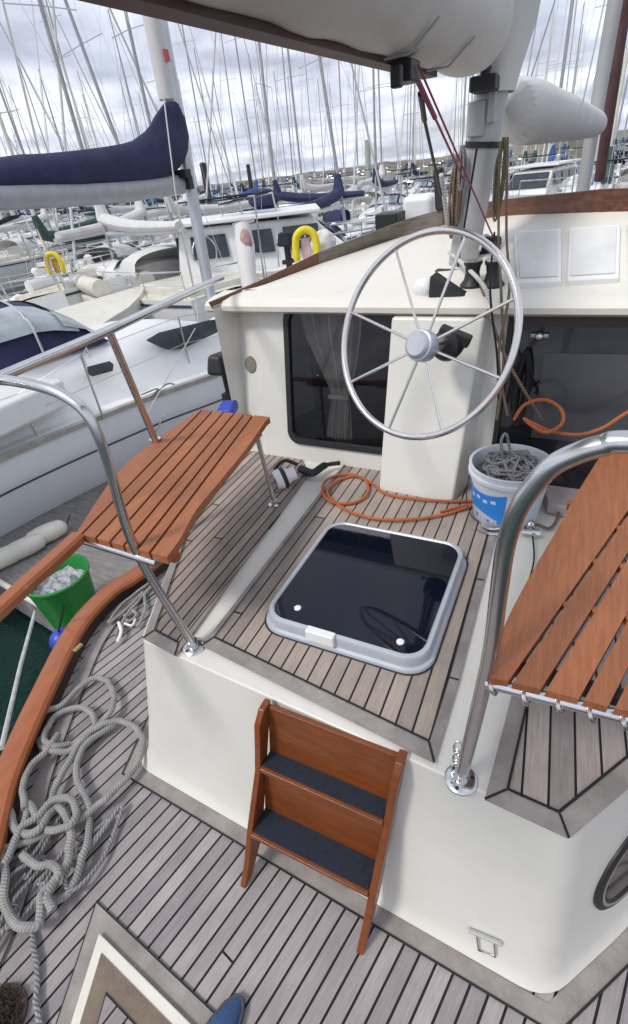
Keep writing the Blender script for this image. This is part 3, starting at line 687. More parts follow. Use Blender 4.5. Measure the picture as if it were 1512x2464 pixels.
# coiled halyards on the mast
def scribble(mb, c, w_, h, n, r_, seed, sx=1.0):
    rd = random.Random(seed); pts = []
    for k in range(n):
        a = k*math.pi + rd.uniform(-.4, .4)
        pts.append(Vector(c)+Vector((math.cos(a*1.0)*w_*rd.uniform(.5, 1), rd.uniform(-.02, .02), math.sin(a*.5)*h*rd.uniform(.6, 1))))
    mb.tube(cat(pts, 6), r_, 7)
def hank(mb, top, length, w_, n, r_, seed):
    rd = random.Random(seed); top = Vector(top)
    for k in range(n):
        x1, x2 = rd.uniform(-w_, 0), rd.uniform(0, w_); l = length*rd.uniform(.8, 1.05); y1 = rd.uniform(-.02, .02)
        pts = [top+Vector((0, y1*.3, 0)), top+Vector((x1, y1, -l*.35)), top+Vector((x1*.9, y1, -l*.8)), top+Vector(((x1+x2)/2, y1, -l)), top+Vector((x2*.9, y1, -l*.8)), top+Vector((x2, y1, -l*.35)), top+Vector((0.005, y1*.3, .0))]
        mb.tube(cat(pts, 6), r_, 6)
m = MB(); hank(m, Y(1100, 375, 2.66), .30, .030, 7, .005, 3); m.build('halyard_coil', R_BR, mast, smooth=True)
m = MB(); hank(m, Y(1112, 350, 2.66), .16, .022, 4, .005, 5); m.build('halyard_coil', R_DGREY, mast, smooth=True)
m = MB(); hank(m, Y(1212, 330, 2.66), .30, .022, 5, .0045, 6); m.build('halyard_coil', R_OL, mast, smooth=True)
# running lines from mast down the starboard side of the wheel to the deck
MB().tube(cat([Y(1203, 340, 2.64), Y(1200, 560, 2.6), Y(1206, 700, 2.22), Y(1212, 880, 2.12), Y(1196, 1010, 2.1)], 6), .0055, 7).build('control_line', R_OL, yacht, smooth=True)
MB().tube(cat([Y(1222, 330, 2.64), Y(1219, 560, 2.6), Y(1226, 700, 2.2), Y(1200, 860, 2.1), Y(1222, 1000, 2.08)], 6), .0055, 7).build('control_line', R_BR, yacht, smooth=True)
MB().tube(cat([Y(1150, 660, 2.5), Y(1180, 760, 2.21), Y(1222, 870, 2.12), Y(1305, 1010, 2.14)], 6), .0065, 7).build('control_line', R_BR, yacht, smooth=True)
MB().tube(cat([Y(1190, 560, 2.6), Y(1180, 700, 2.2), Y(1196, 850, 2.1), Y(1200, 960, 2.05)], 6), .0045, 7).build('control_line', R_BK, yacht, smooth=True)
m = MB(); hank(m, wq(-.17, 1.40, .06), .34, .035, 5, .009, 12); m.build('black_cable', R_BK, yacht, smooth=True)
# winches and cleats round the mast foot
def winch(p, nm='winch'):
    w_ = MB().lathe([(.05, 0), (.052, .01), (.036, .03), (.030, .06), (.034, .085), (.040, .095), (.040, .105), (.0, .107)], p, (0, 0, 1), 24, cap=False).build(nm, RUB, yacht, smooth=True)
    MB().lathe([(.041, .0), (.041, .004), (.0, .006)], Vector(p)+Vector((0, 0, .105)), (0, 0, 1), 24, cap=False).build('winch_cap', STEEL, w_, smooth=True)
def roofp(x, y): return PL(x, y, (0, 2.5, 1.615), (0, -0.13, 1))
winch(roofp(1135, 690)); winch(roofp(1185, 690))
MB().box(roofp(1160, 625)+Vector((0, 0, .05)), (.16, .12, .10)).build('rope_bag', NAVYM, yacht, bevel=.02)
MB().tube(cat([roofp(1080, 640)+Vector((0, 0, .06)), roofp(1110, 680)+Vector((0, 0, .08)), roofp(1160, 716)+Vector((0, 0, .05)), Y(1185, 745, 2.24)], 6), .009, 8).build('sheet', R_WH, yacht, smooth=True)
MB().tube(cat([roofp(1150, 660)+Vector((0, 0, .10)), roofp(1160, 640)+Vector((0, 0, .13)), roofp(1175, 625)+Vector((0, 0, .10))], 6), .006, 8).build('sheet', R_WH, yacht, smooth=True)
# cowl vent: white dome with a dark mouth
vp = roofp(1028, 712)
MB().ball(vp+Vector((-.01, 0, .035)), .055, 20, (1, .8, .75)).build('cowl_vent', WHP, yacht, smooth=True)
MB().prism([vp+Vector((.02, -.05, .09)), vp+Vector((.13, -.04, .03)), vp+Vector((.14, .03, .03)), vp+Vector((.03, .03, .10))], [vp+Vector((.02, -.06, 0)), vp+Vector((.19, -.05, 0)), vp+Vector((.19, .04, 0)), vp+Vector((.03, .04, 0))]).build('vent_cover', RUB, yacht, bevel=.01)
# bits beyond the coaming
q = T(1012, 500, 3.6)
MB().box(q, (.22, .22, .17)).build('liferaft_canister', WHP, yacht, bevel=.045)
q = T(940, 530, 3.5); MB().box(q, (.16, .2, .10)).build('locker_box', RUB, yacht, bevel=.01)
MB().box(T(1058, 455, 3.0), (.055, .06, .22), Matrix.Rotation(R(-6), 3, 'Y')).build('fender_holder', RUB, yacht, bevel=.015)

# forward: main boom with sail cover, main mast, furled staysail
def at_y(x, y, yy): return Y(x, y, yy)
c0 = Y(1215, 262, 2.95); c1 = Y(1438, 300, 7.9); 
ks = [0, .12, .3, .5, .75, .92, 1.0, 1.01]; rs = [.135, .142, .14, .136, .130, .122, .105, .02]
MB().tube([c0.lerp(c1, k) for k in ks], rs, 24).build('main_sail_cover', WHITEC, yacht, smooth=True)
crease(bpy.data.objects['main_sail_cover'], .010, .3, 1)
mm_b = Vector((-0.22, 8.05, 0.3)); mm = MB().tube([mm_b, mm_b+Vector((0, 0, 14))], .075, 20).build('main_mast', ALUG, yacht, smooth=True)
MB().tube([Y(1443, 432, 10.2), Y(1506, 0, 9.4), Y(1506, 0, 9.4)+Vector((0, -.6, 5))], .075, 12).build('furled_staysail', MAROON, yacht, smooth=True)
for a, b in (((1262, 225), (1300, 0)), ((1250, 275), (1355, -60)), ((1400, 260), (1460, -20))):
    MB().tube([Y(*a, 3.4), Y(*b, 3.4)], .0035, 6).build('shroud', STEEL, yacht)

# varnished bench on the port quarter
BZ = 1.2
seatl = MB().tube([Z(190, 1297, BZ-.035), Z(378, 1356, BZ-.035)], .013, 10).build('bench', STEEL, yacht, smooth=True)
A0, A1 = Vector(Z(185, 1283, BZ)), Vector(Z(398, 1346, BZ))
outer = cat([Z(x, y, BZ) for x, y in ((185, 1283), (232, 1208), (290, 1130), (375, 1058), (440, 1015), (490, 980))], 10)
inner = cat([Z(x, y, BZ) for x, y in ((398, 1346), (438, 1290), (472, 1228), (540, 1145), (600, 1070), (641, 1010))], 10)
def yat(c, yy):
    for i in range(len(c)-1):
        if (c[i].y-yy)*(c[i+1].y-yy) <= 0 and abs(c[i+1].y-c[i].y) > 1e-9:
            t = (yy-c[i].y)/(c[i+1].y-c[i].y); return c[i].lerp(c[i+1], t).x
    return c[0].x if abs(c[0].y-yy) < abs(c[-1].y-yy) else c[-1].x
# slats run along (ix) from aft px to fore px, clipped by the outer curve
aft = [Z(198, 1284, BZ), Z(232, 1294, BZ), Z(266, 1303, BZ), Z(298, 1313, BZ), Z(330, 1322, BZ), Z(360, 1331, BZ)]
fore = [Z(492, 981, BZ), Z(516, 985, BZ), Z(540, 990, BZ), Z(564, 995, BZ), Z(586, 999, BZ), Z(606, 1004, BZ)]
lines = [None]+list(zip(aft, fore))+[None]
gap = .0052
back_o = [Vector((p.x+.012, p.y, BZ-.014)) for p in outer if A0.y+.01 < p.y < 1.79]
back_i = [Vector((yat(inner, p.y)-.012, p.y, BZ-.014)) for p in back_o]
MB().loft([back_o, back_i]).build('dark_gap_backing', CAULK, seatl)  # black sheet added among the slats so the gaps look dark
for i in range(len(lines)-1):
    ya0, ya1 = A0.y, 1.80
    rowA, rowB = [], []
    for k in range(25):
        t = k/24; yy = ya0+(ya1-ya0)*t
        def lx(l): 
            a, b = l; return a.x+(b.x-a.x)*(yy-a.y)/(b.y-a.y)
        xl = yat(outer, yy) if lines[i] is None else lx(lines[i])+gap
        xr = yat(inner, yy) if lines[i+1] is None else lx(lines[i+1])-gap
        xo = yat(outer, yy)
        xl = max(xl, xo)
        if xr <= xl+.002: xr = xl+.002
        rowA.append(Vector((xl, yy, BZ))); rowB.append(Vector((xr, yy, BZ)))
    th = Vector((0, 0, -.028))
    mm_ = MB().loft([[a_, b_, b_+th, a_+th] for a_, b_ in zip(rowA, rowB)], closed=True)
    mm_.f.append((0, 1, 2, 3)); mm_.f.append((99, 98, 97, 96))
    s_ = mm_.build('bench_slat', VARN, seatl, bevel=.0)
# bearer and legs
MB().box((-1.16, .86, BZ-.042), (.34, .03, .024)).build('bench_bearer', VARNR, seatl)
MB().box((-1.36, 1.70, BZ-.042), (.34, .03, .024)).build('bench_bearer', VARNR, seatl)
lg = [Vector((-1.21, 1.70, BZ-.03)), Z(661, 1214, D0+.012)]
MB().tube(lg, .011, 12).build('bench_leg', STEEL, seatl, smooth=True)
MB().lathe([(.03, 0), (.03, .008), (.016, .014), (.016, .03)], lg[1]-Vector((0, 0, .004)), (0, 0, 1), 18).build('leg_flange', STEEL, seatl, smooth=True)
# wooden rail sweeping aft from the bench
rl = cat([Z(187, 1286, BZ), Z(140, 1330, BZ), Z(70, 1392, BZ), Z(0, 1456, BZ), Z(-90, 1540, BZ), Z(-200, 1660, BZ)], 8)
rows = []
for i, p in enumerate(rl):
    t = (rl[min(len(rl)-1, i+1)]-rl[max(0, i-1)]).normalized(); nn = Vector((t.y, -t.x, 0))*.026; u_ = Vector((0, 0, .014))
    rows.append([p-nn-u_*1.6, p-nn*1.05, p-nn*.7+u_*.6, p+nn*.7+u_*.6, p+nn*1.05, p+nn-u_*1.6])
r_ = MB().loft(rows, closed=True); r_.f.append((0, 1, 2, 3, 4, 5)); r_.build('pushpit_rail', VARNR, yacht, smooth=True)

# starboard bench
seatr = MB().tube([Z(1168, 1642, BZ-.03), Z(1640, 1762, BZ-.03)], .013, 10).build('bench', STEEL, yacht, smooth=True)
L0 = [((1180, 1632), (1228, 1640)), ((1232, 1642), (1306, 1660)), ((1312, 1661), (1398, 1683)), ((1404, 1684), (1468, 1702)), ((1478, 1704), (1560, 1722)), ((1568, 1724), (1680, 1750))]
dirs = (Z(1506, 1237, BZ)-Z(1228, 1636, BZ)); dirs = dirs/dirs.y
inn = cat([Z(x, y, BZ) for x, y in ((1176, 1630), (1196, 1556), (1221, 1490), (1276, 1385), (1336, 1282), (1381, 1200), (1426, 1127), (1470, 1060))], 8)
yE = 1.82
for i, (a, b) in enumerate(L0):
    pa, pb = Z(*a, BZ), Z(*b, BZ); rowA, rowB = [], []
    for k in range(25):
        t = k/24
        ya_, yb_ = pa.y+(yE-pa.y)*t, pb.y+(yE-pb.y)*t
        A_ = Vector((pa.x+dirs.x*(ya_-pa.y), ya_, BZ)); B_ = Vector((pb.x+dirs.x*(yb_-pb.y), yb_, BZ))
        xi = yat(inn, ya_)
        A_.x += .0015; B_.x -= .0035
        if i == 0: A_.x = xi
        A_.x = max(A_.x, xi); B_.x = max(B_.x, A_.x+.001)
        rowA.append(A_); rowB.append(B_)
    th = Vector((0, 0, -.028)); mm_ = MB().loft([[a_, b_, b_+th, a_+th] for a_, b_ in zip(rowA, rowB)], closed=True)
    mm_.f.append((0, 1, 2, 3)); mm_.f.append((99, 98, 97, 96)); mm_.build('bench_slat', VARN, seatr)
# small wooden spacers between the slats
for i in range(4):
    for k, t in enumerate((.25, .42, .58)):
        b = Z(*L0[i][1], BZ); q = Vector((b.x+.003+dirs.x*(yE-b.y)*t, b.y+(yE-b.y)*t, BZ-.014))
        if q.x > yat(inn, q.y)+.01: MB().box(q, (.012, .02, .02)).build('slat_spacer', VARNR, seatr)
for i, px in enumerate(((1184, 1640), (1262, 1664), (1344, 1684), (1420, 1704), (1500, 1722))):
    q = Z(*px, BZ-.02); MB().tube(cat([q+Vector((0, .012, .0)), q+Vector((0, -.014, -.002)), q+Vector((.01, -.014, -.02)), q+Vector((.012, .01, -.024))], 4), .0045, 7).build('slat_clip', STEELW, seatr, smooth=True)
for px in ((1240, 1634), (1420, 1640)):
    pass
MB().box((.16, .80, BZ-.042), (.42, .03, .024)).build('bench_bearer', RUB, seatr)
MB().box((.28, 1.5, BZ-.042), (.42, .03, .024)).build('bench_bearer', VARNR, seatr)
MB().tube([(.45, .84, BZ-.03), (.42, .98, D0)], .012, 10).build('bench_leg', STEEL, seatr, smooth=True)
MB().tube([(.40, 1.55, BZ-.03), (.42, 1.60, D0)], .012, 10).build('bench_leg', STEEL, seatr, smooth=True)
# stainless grab rails (port and starboard)
TR = .0145
pr = [Z(465, 1553, D0+.01)] + [Y(x, y, .82) for x, y in ((330, 1330), (262, 1120), (235, 1045), (205, 992), (170, 962), (135, 943), (95, 930), (50, 920), (0, 914))] + [Vector((-1.50, .80, 1.712)), Vector((-1.62, .6, 1.71))]
pr[0] = Vector((pr[0].x, pr[0].y, D0+.02))
grab = MB().tube(cat(pr, 5), TR, 14).build('grab_rail', STEEL, yacht, smooth=True)
def flange(p, par):
    MB().lathe([(.042, 0), (.042, .006), (.036, .011), (.019, .013), (.019, .035), (.0, .035)], p, (0, 0, 1), 28, cap=False).build('rail_flange', STEEL, par, smooth=True)
    for k in range(3):
        a = k*2.094+.4; MB().lathe([(.006, 0), (.005, .004), (0, .005)], Vector(p)+Vector((math.cos(a)*.03, math.sin(a)*.03, .009)), (0, 0, 1), 10, cap=False).build('bolt', RUB, par)
flange((pr[0].x, pr[0].y, D0), grab)
lr = [Vector((-1.40, .82, 1.715)), X(262, 795, -1.497), Z(480, 692, 1.72), Vector((-1.70, 2.33, 1.70))]
lr[1] = Z(262, 795, 1.72); lr[0] = Z(10, 903, 1.718)
lr = [lr[0]+(lr[0]-lr[1])*.35]+lr
rail2 = MB().tube(lr, .0155, 14).build('side_rail', STEEL, yacht, smooth=True)
sq = lr[2]; MB().tube([sq, Vector((Z(374, 1058, BZ+.01).x, Z(374, 1058, BZ+.01).y, BZ)), Vector((-1.50, 1.40, D0))], .0145, 12).build('stanchion', STEEL, rail2, smooth=True)
q = Z(374, 1058, BZ+.004); MB().lathe([(.026, 0), (.026, .006), (.016, .012)], q, (0, 0, 1), 18).build('stanchion_collar', STEEL, rail2, smooth=True)
sr = [Vector((-.069, .735, D0+.02))] + [Y(x, y, .74) for x, y in ((1175, 1600), (1200, 1430), (1216, 1320), (1240, 1240), (1275, 1180), (1325, 1124), (1390, 1090), (1450, 1072), (1512, 1064))] + [Vector((.25, .74, 1.76)), Vector((.6, .76, 1.76))]
grab2 = MB().tube(cat(sr, 5), .0165, 14).build('grab_rail', STEEL, yacht, smooth=True)
flange((sr[0].x, sr[0].y, D0), grab2)
# shackle and chain at the foot of the starboard rail
m = MB()
for k in range(6):
    c = Z(1098+k*1, 1862-k*13, D0+.02+k*.006); m.tube([c+Vector((math.cos(a)*.011, math.sin(a)*.008*(k % 2), math.sin(a)*.012)) for a in [j*math.pi/5 for j in range(10)]], .0032, 6, closed=True)
m.uv = None; m.build('shackle_chain', STEEL, grab2, smooth=True)
m = MB().tube(cat([Z(1100, 1868, D0+.02), Z(1086, 1885, D0+.01), Vector((Z(1083, 1900, D0).x, .735, .70))], 4), .003, 6); m.build('safety_pin', STEEL, grab2)

# port hole and low pad eye on the trunk
fp = Vector((.205, .712, D0)); fq = Vector((.317, .885, D0)); fb = Vector((.262, .590, 0)); fn = (fq-fp).cross(fb-fp).normalized()
if fn.x < 0: fn = -fn
pc_ = PL(1516, 2072, fp, fn)
tu = (fq-fp).normalized(); tv = fn.cross(tu).normalized()
port = MB().lathe([(0.0000, 0.0060), (0.1254, 0.0060), (0.1331, 0.0110), (0.1434, 0.0120), (0.1562, 0.0110), (0.1664, 0.0060), (0.1690, -.01)], pc_, fn, 44, cap=False).build('porthole', RUB, yacht, smooth=True)
MB().lathe([(0.1357, 0.0118), (0.1389, 0.0127), (0.1440, 0.0127), (0.1459, 0.0118)], pc_, fn, 44, cap=False).build('porthole_ring', STEEL, port, smooth=True)
MB().lathe([(0.0000, 0.0067), (0.1242, 0.0067)], pc_, fn, 44, cap=False).build('porthole_glass', DARKGL, port)
an = Vector((0, -1, .15)).normalized()
def aftw(x, y): return PL(x, y, (-0.5, .625-.004, 0), (0.047, 1, -.176))
p1, p2 = aftw(1128, 2238), aftw(1208, 2272)
pad = MB().tube([p1, p2], .0075, 8, flat=.8).build('pad_eye', ALUG, yacht, smooth=True)
q1, q2 = aftw(1148, 2250), aftw(1190, 2268); q3, q4 = aftw(1192, 2302), aftw(1152, 2286)
MB().tube([q1, q4, q3, q2], .0038, 8).build('pad_loop', STEEL, pad, smooth=True)

# lazarette hatch in the aft deck at the photographer's feet
def lzp(x, y, z=0.0): return Z(x, y, z)
a0, b0, c0_ = Vector((-1.205, .205, 0)), Vector((-.25, .105, 0)), Vector((-0.96, -.36, 0))
def lz(d, z):
    # inset triangle edges from the visible corner
    u_ = (b0-a0).normalized(); v_ = (c0_-a0).normalized(); nu = Vector((u_.y, -u_.x, 0)); nv = Vector((-v_.y, v_.x, 0))
    det = u_.x*(-v_.y)+v_.x*u_.y; p1_ = a0+nu*d; p2_ = a0+nv*d; r_ = p2_-p1_; s_ = (r_.x*(-v_.y)+v_.x*r_.y)/det
    A_ = p1_+u_*s_; return [A_+Vector((0, 0, z)), b0+nu*d+Vector((0, 0, z)), Vector((-.2, -.5, z)), c0_+nv*d+Vector((0, 0, z))]
lzm = MB().slab(lz(0.0, .0085), .008).build('lazarette_hatch', CAULK, yacht)
MB().slab(lz(0.006, .011), .006).build('margin_plank', MARG, lzm)
MB().slab(lz(0.058, .030), .026).build('white_frame', WHP2, lzm, bevel=.004)
MB().slab(lz(0.090, .034), .010).build('teak_border', MARGB, lzm)
MB().slab(lz(0.145, .037), .006).build('caulk_line', CAULK, lzm)
MB().slab(lz(0.150, .040), .006).build('teak_infill', TEAK_H, lzm)

# ------------------------------------------------------------------ loose things on board
# boarding steps
steps = thing('boarding_steps', (-.5, .5, 0), 'varnished wooden two step ladder with navy treads against the white trunk', 'step ladder')
def side_panel(xb, xt, th):
    prof_ = [(.748, .765), (.705, .765), (.672, .72), (.660, .63), (.640, .50), (.548, .26), (.500, .10), (.455, .0), (.505, .0), (.600, .12), (.632, .26)]
    L_ = []; R_ = []
    for y, z in prof_:
        x = xb+(xt-xb)*z/.76; L_.append(Vector((x-th/2, y, z))); R_.append(Vector((x+th/2, y, z)))
    return MB().prism(L_, R_).build('side_panel', STEPW, steps, bevel=.004)
side_panel(-.735, -.665, .022); side_panel(-.283, -.228, .024)
def xl(z): return -.735+.07*z/.76+.011
def xr(z): return -.283+.055*z/.76-.012
def board(z0, y0, z1, y1, th=.016, nm='riser'):
    return MB().slab([(xl(z0), y0, z0), (xr(z0), y0, z0), (xr(z1), y1, z1), (xl(z1), y1, z1)], th, (0, -1, .2)).build(nm, STEPW, steps, bevel=.002)
board(.752, .728, .53, .706)
board(.51, .668, .262, .636)
for z, yb, yf in ((.53, .724, .645), (.262, .640, .545)):
    st_ = MB().prism([(xl(z), yf-.006, z), (xr(z), yf-.006, z), (xr(z), yb, z), (xl(z), yb, z)], [(xl(z), yf-.006, z-.022), (xr(z), yf-.006, z-.022), (xr(z), yb, z-.022), (xl(z), yb, z-.022)]).build('step_tread', STEPW, steps, bevel=.003)
    MB().slab([(xl(z)+.004, yf+.006, z+.006), (xr(z)-.004, yf+.006, z+.006), (xr(z)-.004, yb-.004, z+.006), (xl(z)+.004, yb-.004, z+.006)], .0055).build('anti_slip_mat', NAVYM, st_, bevel=.001)

# white bucket full of grey rope
wb = Vector((-.148, 1.99, D0+.012)); bt = .163; bb = .132; bh = .262
bk = thing('rope_bucket', wb, 'white plastic bucket with a blue label, full of grey rope, beside the steering pedestal', 'bucket')
MB().lathe([(.0, 0), (bb, 0), (bb+.004, .01), (bt-.004, bh-.045), (bt+.008, bh-.043), (bt+.008, bh-.028), (bt+.002, bh-.024), (bt+.004, bh-.004), (bt+.008, bh), (bt-.004, bh), (bt-.010, bh-.03), (bb-.004, .03), (0, .03)], wb, (0, 0, 1), 48, cap=False).build('bucket_body', BUCKW, bk, smooth=True)
def labelpatch(a0_, a1_, z0, z1, nm, m, off=.0016, wave=0.0):
    rws = []
    for k in range(25):
        a = R(a0_+(a1_-a0_)*k/24); top = z1-wave*abs(math.sin(k/24*math.pi)); bot = z0+wave*math.sin(k/24*math.pi*1.3)
        col_ = []
        for t in (0, .5, 1):
            z = bot+(top-bot)*t; r_ = bb+.004+(bt-.008-bb)*(z-.01)/(bh-.055)+off; col_.append(wb+Vector((math.cos(a)*r_, math.sin(a)*r_, z)))
        rws.append(col_)
    return MB().loft(rws).build(nm, m, bk, smooth=True)
labelpatch(-172, -85, .055, .185, 'bucket_label', LBLUE, .0016, .018)
labelpatch(-84, -30, .06, .185, 'bucket_label', LLIGHT, .0016)
for k in range(9): labelpatch(-165+k*8.5, -161+k*8.5, .03, .043+.006*(k % 2), 'label_print', LLIGHT if k % 3 else LBLUE, .0028)
for k in range(4): labelpatch(-150+k*14, -142+k*14, .125+.008*(k % 2), .142+.008*(k % 2), 'label_print', LLIGHT, .0034)
labelpatch(-96, -88, .03, .10, 'label_print', LBLUE, .003); labelpatch(-86, -74, .03, .05, 'label_print', LBLUE, .003)
hp = [wb+Vector((-.155, 0, bh-.035)), wb+Vector((-.165, -.02, .16)), wb+Vector((-.162, -.05, .08)), wb+Vector((-.13, -.10, .03)), wb+Vector((-.09, -.125, .02))]
MB().tube(cat(hp, 6), .003, 6).build('bucket_handle', RUB, bk)
m = MB(); rd = random.Random(4)
for k in range(19):
    a0_ = rd.uniform(0, 6.28); pts = []
    for j in range(9):
        a = a0_+j*rd.uniform(.5, .9); rr_ = rd.uniform(.03, .115); pts.append(wb+Vector((math.cos(a)*rr_, math.sin(a)*rr_, bh-.03+rd.uniform(-.01, .035)+(.05*(1-rr_/.12) if k % 2 else 0))))
    m.tube(cat(pts, 6), .0062, 8)
pts = [wb+Vector((-.03, -.02, bh)), wb+Vector((-.05, 0, bh+.09)), wb+Vector((-.035, .01, bh+.12)), wb+Vector((-.01, .01, bh+.05)), wb+Vector((.04, -.03, bh+.03))]
m.tube(cat(pts, 6), .006, 8)
tag(m.build('grey_rope', R_DGREY, None, smooth=True, base=wb+Vector((0, 0, bh))), 'heap of thin grey rope piled inside the white bucket', 'rope')
MB().lathe([(0, 0), (.132, 0)], wb+Vector((0, 0, bh-.045)), (0, 0, 1), 30, cap=False).build('bucket_rope_fill', R_DGREY, bk)  # flat disc in the rope material, closing the bucket below the heap

# orange hose on the trunk top
dz = D0+.022
pth = [(1140, 1205), (1080, 1206), (1000, 1200), (930, 1188), (890, 1160), (840, 1140), (790, 1152), (776, 1182), (800, 1208), (850, 1210), (884, 1188), (880, 1155), (845, 1146), (800, 1165), (790, 1190), (830, 1225), (900, 1248), (980, 1250), (1060, 1240), (1120, 1222), (1175, 1200)]
m = MB().tube(cat([Z(x, y, dz+.004*(i % 3)) for i, (x, y) in enumerate(pth)], 8), .0068, 8)
m.tube(cat([Z(x, y, dz+.004) for x, y in ((1060, 1232), (1130, 1215), (1150, 1225), (1180, 1238))], 8), .0068, 8)
tag(m.build('orange_hose', R_OR, None, smooth=True, base=Z(840, 1190, dz)), 'orange line looped on the teak in front of the steering pedestal', 'rope')
pth = [Y(1238, 1010, 2.05), Y(1262, 975, 2.05), Y(1310, 962, 2.05), Y(1350, 985, 2.05), Y(1352, 1020, 2.03), Y(1310, 1040, 1.98), Y(1262, 1008, 2.0), Y(1320, 1036, 2.02), Y(1390, 1046, 2.05), Y(1450, 1030, 2.08), Y(1512, 992, 2.1), Y(1600, 960, 2.1)]
tag(MB().tube(cat(pth, 8), .0072, 8).build('orange_hose', R_OR, None, smooth=True, base=pth[3]), 'orange line hanging in a loop across the dark companionway door', 'rope')
pth = [Z(1300, 1170, dz), Z(1330, 1200, dz), Z(1345, 1235, dz), Z(1325, 1270, dz), Z(1290, 1262, dz), Z(1262, 1268, dz)]
tag(MB().tube(cat(pth, 8), .007, 8).tube(cat([Z(1320, 1180, dz), Z(1360, 1225, dz), Z(1400, 1245, dz)], 5), .005, 7).build('brown_line', R_BR, None, smooth=True, base=pth[2]), 'short brown line curling on the white deck right of the bucket', 'rope')
tag(MB().tube(cat([Z(1282, 1290, D0+.03), Z(1285, 1350, D0+.02), Z(1262, 1430, D0+.02), Z(1232, 1510, D0+.02), Z(1205, 1570, D0+.02)], 6), .0035, 6).build('black_cable', R_BK, None, base=Z(1262, 1430, D0)), 'thin black cable lying on the white strip beside the starboard bench', 'cable')
# shackle gear near the rail
m = MB().tube(cat([Z(1160, 1262, D0+.03), Z(1180, 1272, D0+.03), Z(1215, 1268, D0+.03)], 5), .009, 8).tube(cat([Z(1150, 1272, D0+.02), Z(1180, 1284, D0+.02), Z(1220, 1282, D0+.02)], 5), .008, 8); m.uv = None
tag(m.build('steel_shackle', STEEL, None, smooth=True, base=Z(1185, 1272, D0)), 'pair of steel shackle bars lying at the foot of the white bucket', 'shackle')
m = MB().ball(Z(1276, 1262, D0+.035), .02, 12).tube([Z(1255, 1278, D0+.03), Z(1300, 1284, D0+.03)], .012, 8).tube([Z(1270, 1250, D0+.04), Z(1285, 1290, D0+.025)], .01, 8); m.uv = None
tag(m.build('deck_fitting', STEEL, None, smooth=True, base=Z(1276, 1275, D0)), 'shiny steel deck fitting right of the starboard grab rail', 'deck fitting')
MB().box(Z(1410, 1235, D0+.02)*1.0, (.03, .07, .03)).build('deck_cleat', RUB, yacht, bevel=.006)
MB().prism([Z(1305, 1160, D0+.06), Z(1420, 1150, D0+.06), Z(1400, 1230, D0+.06), Z(1320, 1210, D0+.06)], [Z(1305, 1160, D0+.06)-Vector((0, 0, .055)), Z(1420, 1150, D0+.06)-Vector((0, 0, .055)), Z(1400, 1230, D0+.06)-Vector((0, 0, .055)), Z(1320, 1210, D0+.06)-Vector((0, 0, .055))]).build('door_sill', mat('sill', (.5, .44, .42), .5), yacht, bevel=.006)

# white hand lamp with a black handle by the house wall
lp = thing('hand_lamp', Z(686, 1150, D0+.012), 'white hand lamp with black bands and handle on the port side deck', 'lamp')
lb = Z(686, 1148, D0+.055)
MB().lathe([(.0, -.055), (.050, -.052), (.056, -.03), (.05, 0), (.036, .03), (.034, .06), (0, .062)], lb, (.6, .6, .15), 26, cap=False).build('lamp_body', WHP, lp, smooth=True)
MB().lathe([(.052, -.018), (.057, -.014), (.056, .002), (.05, .006)], lb, (.6, .6, .15), 26).build('lamp_band', RUB, lp, smooth=True)
MB().lathe([(.0, -.058), (.018, -.058), (.018, -.05)], lb, (.6, .6, .15), 14, cap=False).build('lamp_lens', RUB, lp)
m = MB().tube(cat([Z(660, 1130, D0+.07), Z(684, 1108, D0+.11), Z(716, 1118, D0+.08)], 5), .010, 8); m.build('lamp_handle', RUB, lp, smooth=True)
m = MB().tube(cat([Z(724, 1128, D0+.04), Z(752, 1138, D0+.05), Z(782, 1120, D0+.05), Z(818, 1114, D0+.04)], 6), [.022]*7+[.02]*6+[.012]*6 , 10); m.uv = None
tag(m.build('grip_handle', RUB, None, smooth=True, base=Z(770, 1128, D0+.03)), 'black winch handle lying on the deck below the port window', 'winch handle')

# blue cloth at the end of bench and black outboard on the house corner
m = MB().box(X(548, 985, -1.70), (.10, .16, .06), Matrix.Rotation(.4, 3, 'Z')); tag(m.build('blue_bag', BLUEP, None, bevel=.02, base=X(548, 985, -1.70)), 'small blue bag tucked between the port bench and the house corner', 'bag')
ob = X(540, 880, -2.05)
obr = thing('outboard_motor', ob-Vector((0, 0, .25)), 'small black outboard motor hung on the port rail by the house corner', 'outboard motor')
MB().prism([ob+Vector((-.05, -.1, .10)), ob+Vector((.05, -.1, .10)), ob+Vector((.05, .1, .08)), ob+Vector((-.05, .1, .08))], [ob+Vector((-.07, -.13, -.03)), ob+Vector((.07, -.13, -.03)), ob+Vector((.07, .12, -.03)), ob+Vector((-.07, .12, -.03))]).build('motor_cowl', RUB, obr, bevel=.03)
MB().tube([ob+Vector((0, 0, -.03)), ob+Vector((0, .02, -.38))], .032, 10).box(ob+Vector((0, 0, -.2)), (.05, .12, .05)).build('motor_leg', RUB, obr, smooth=True)

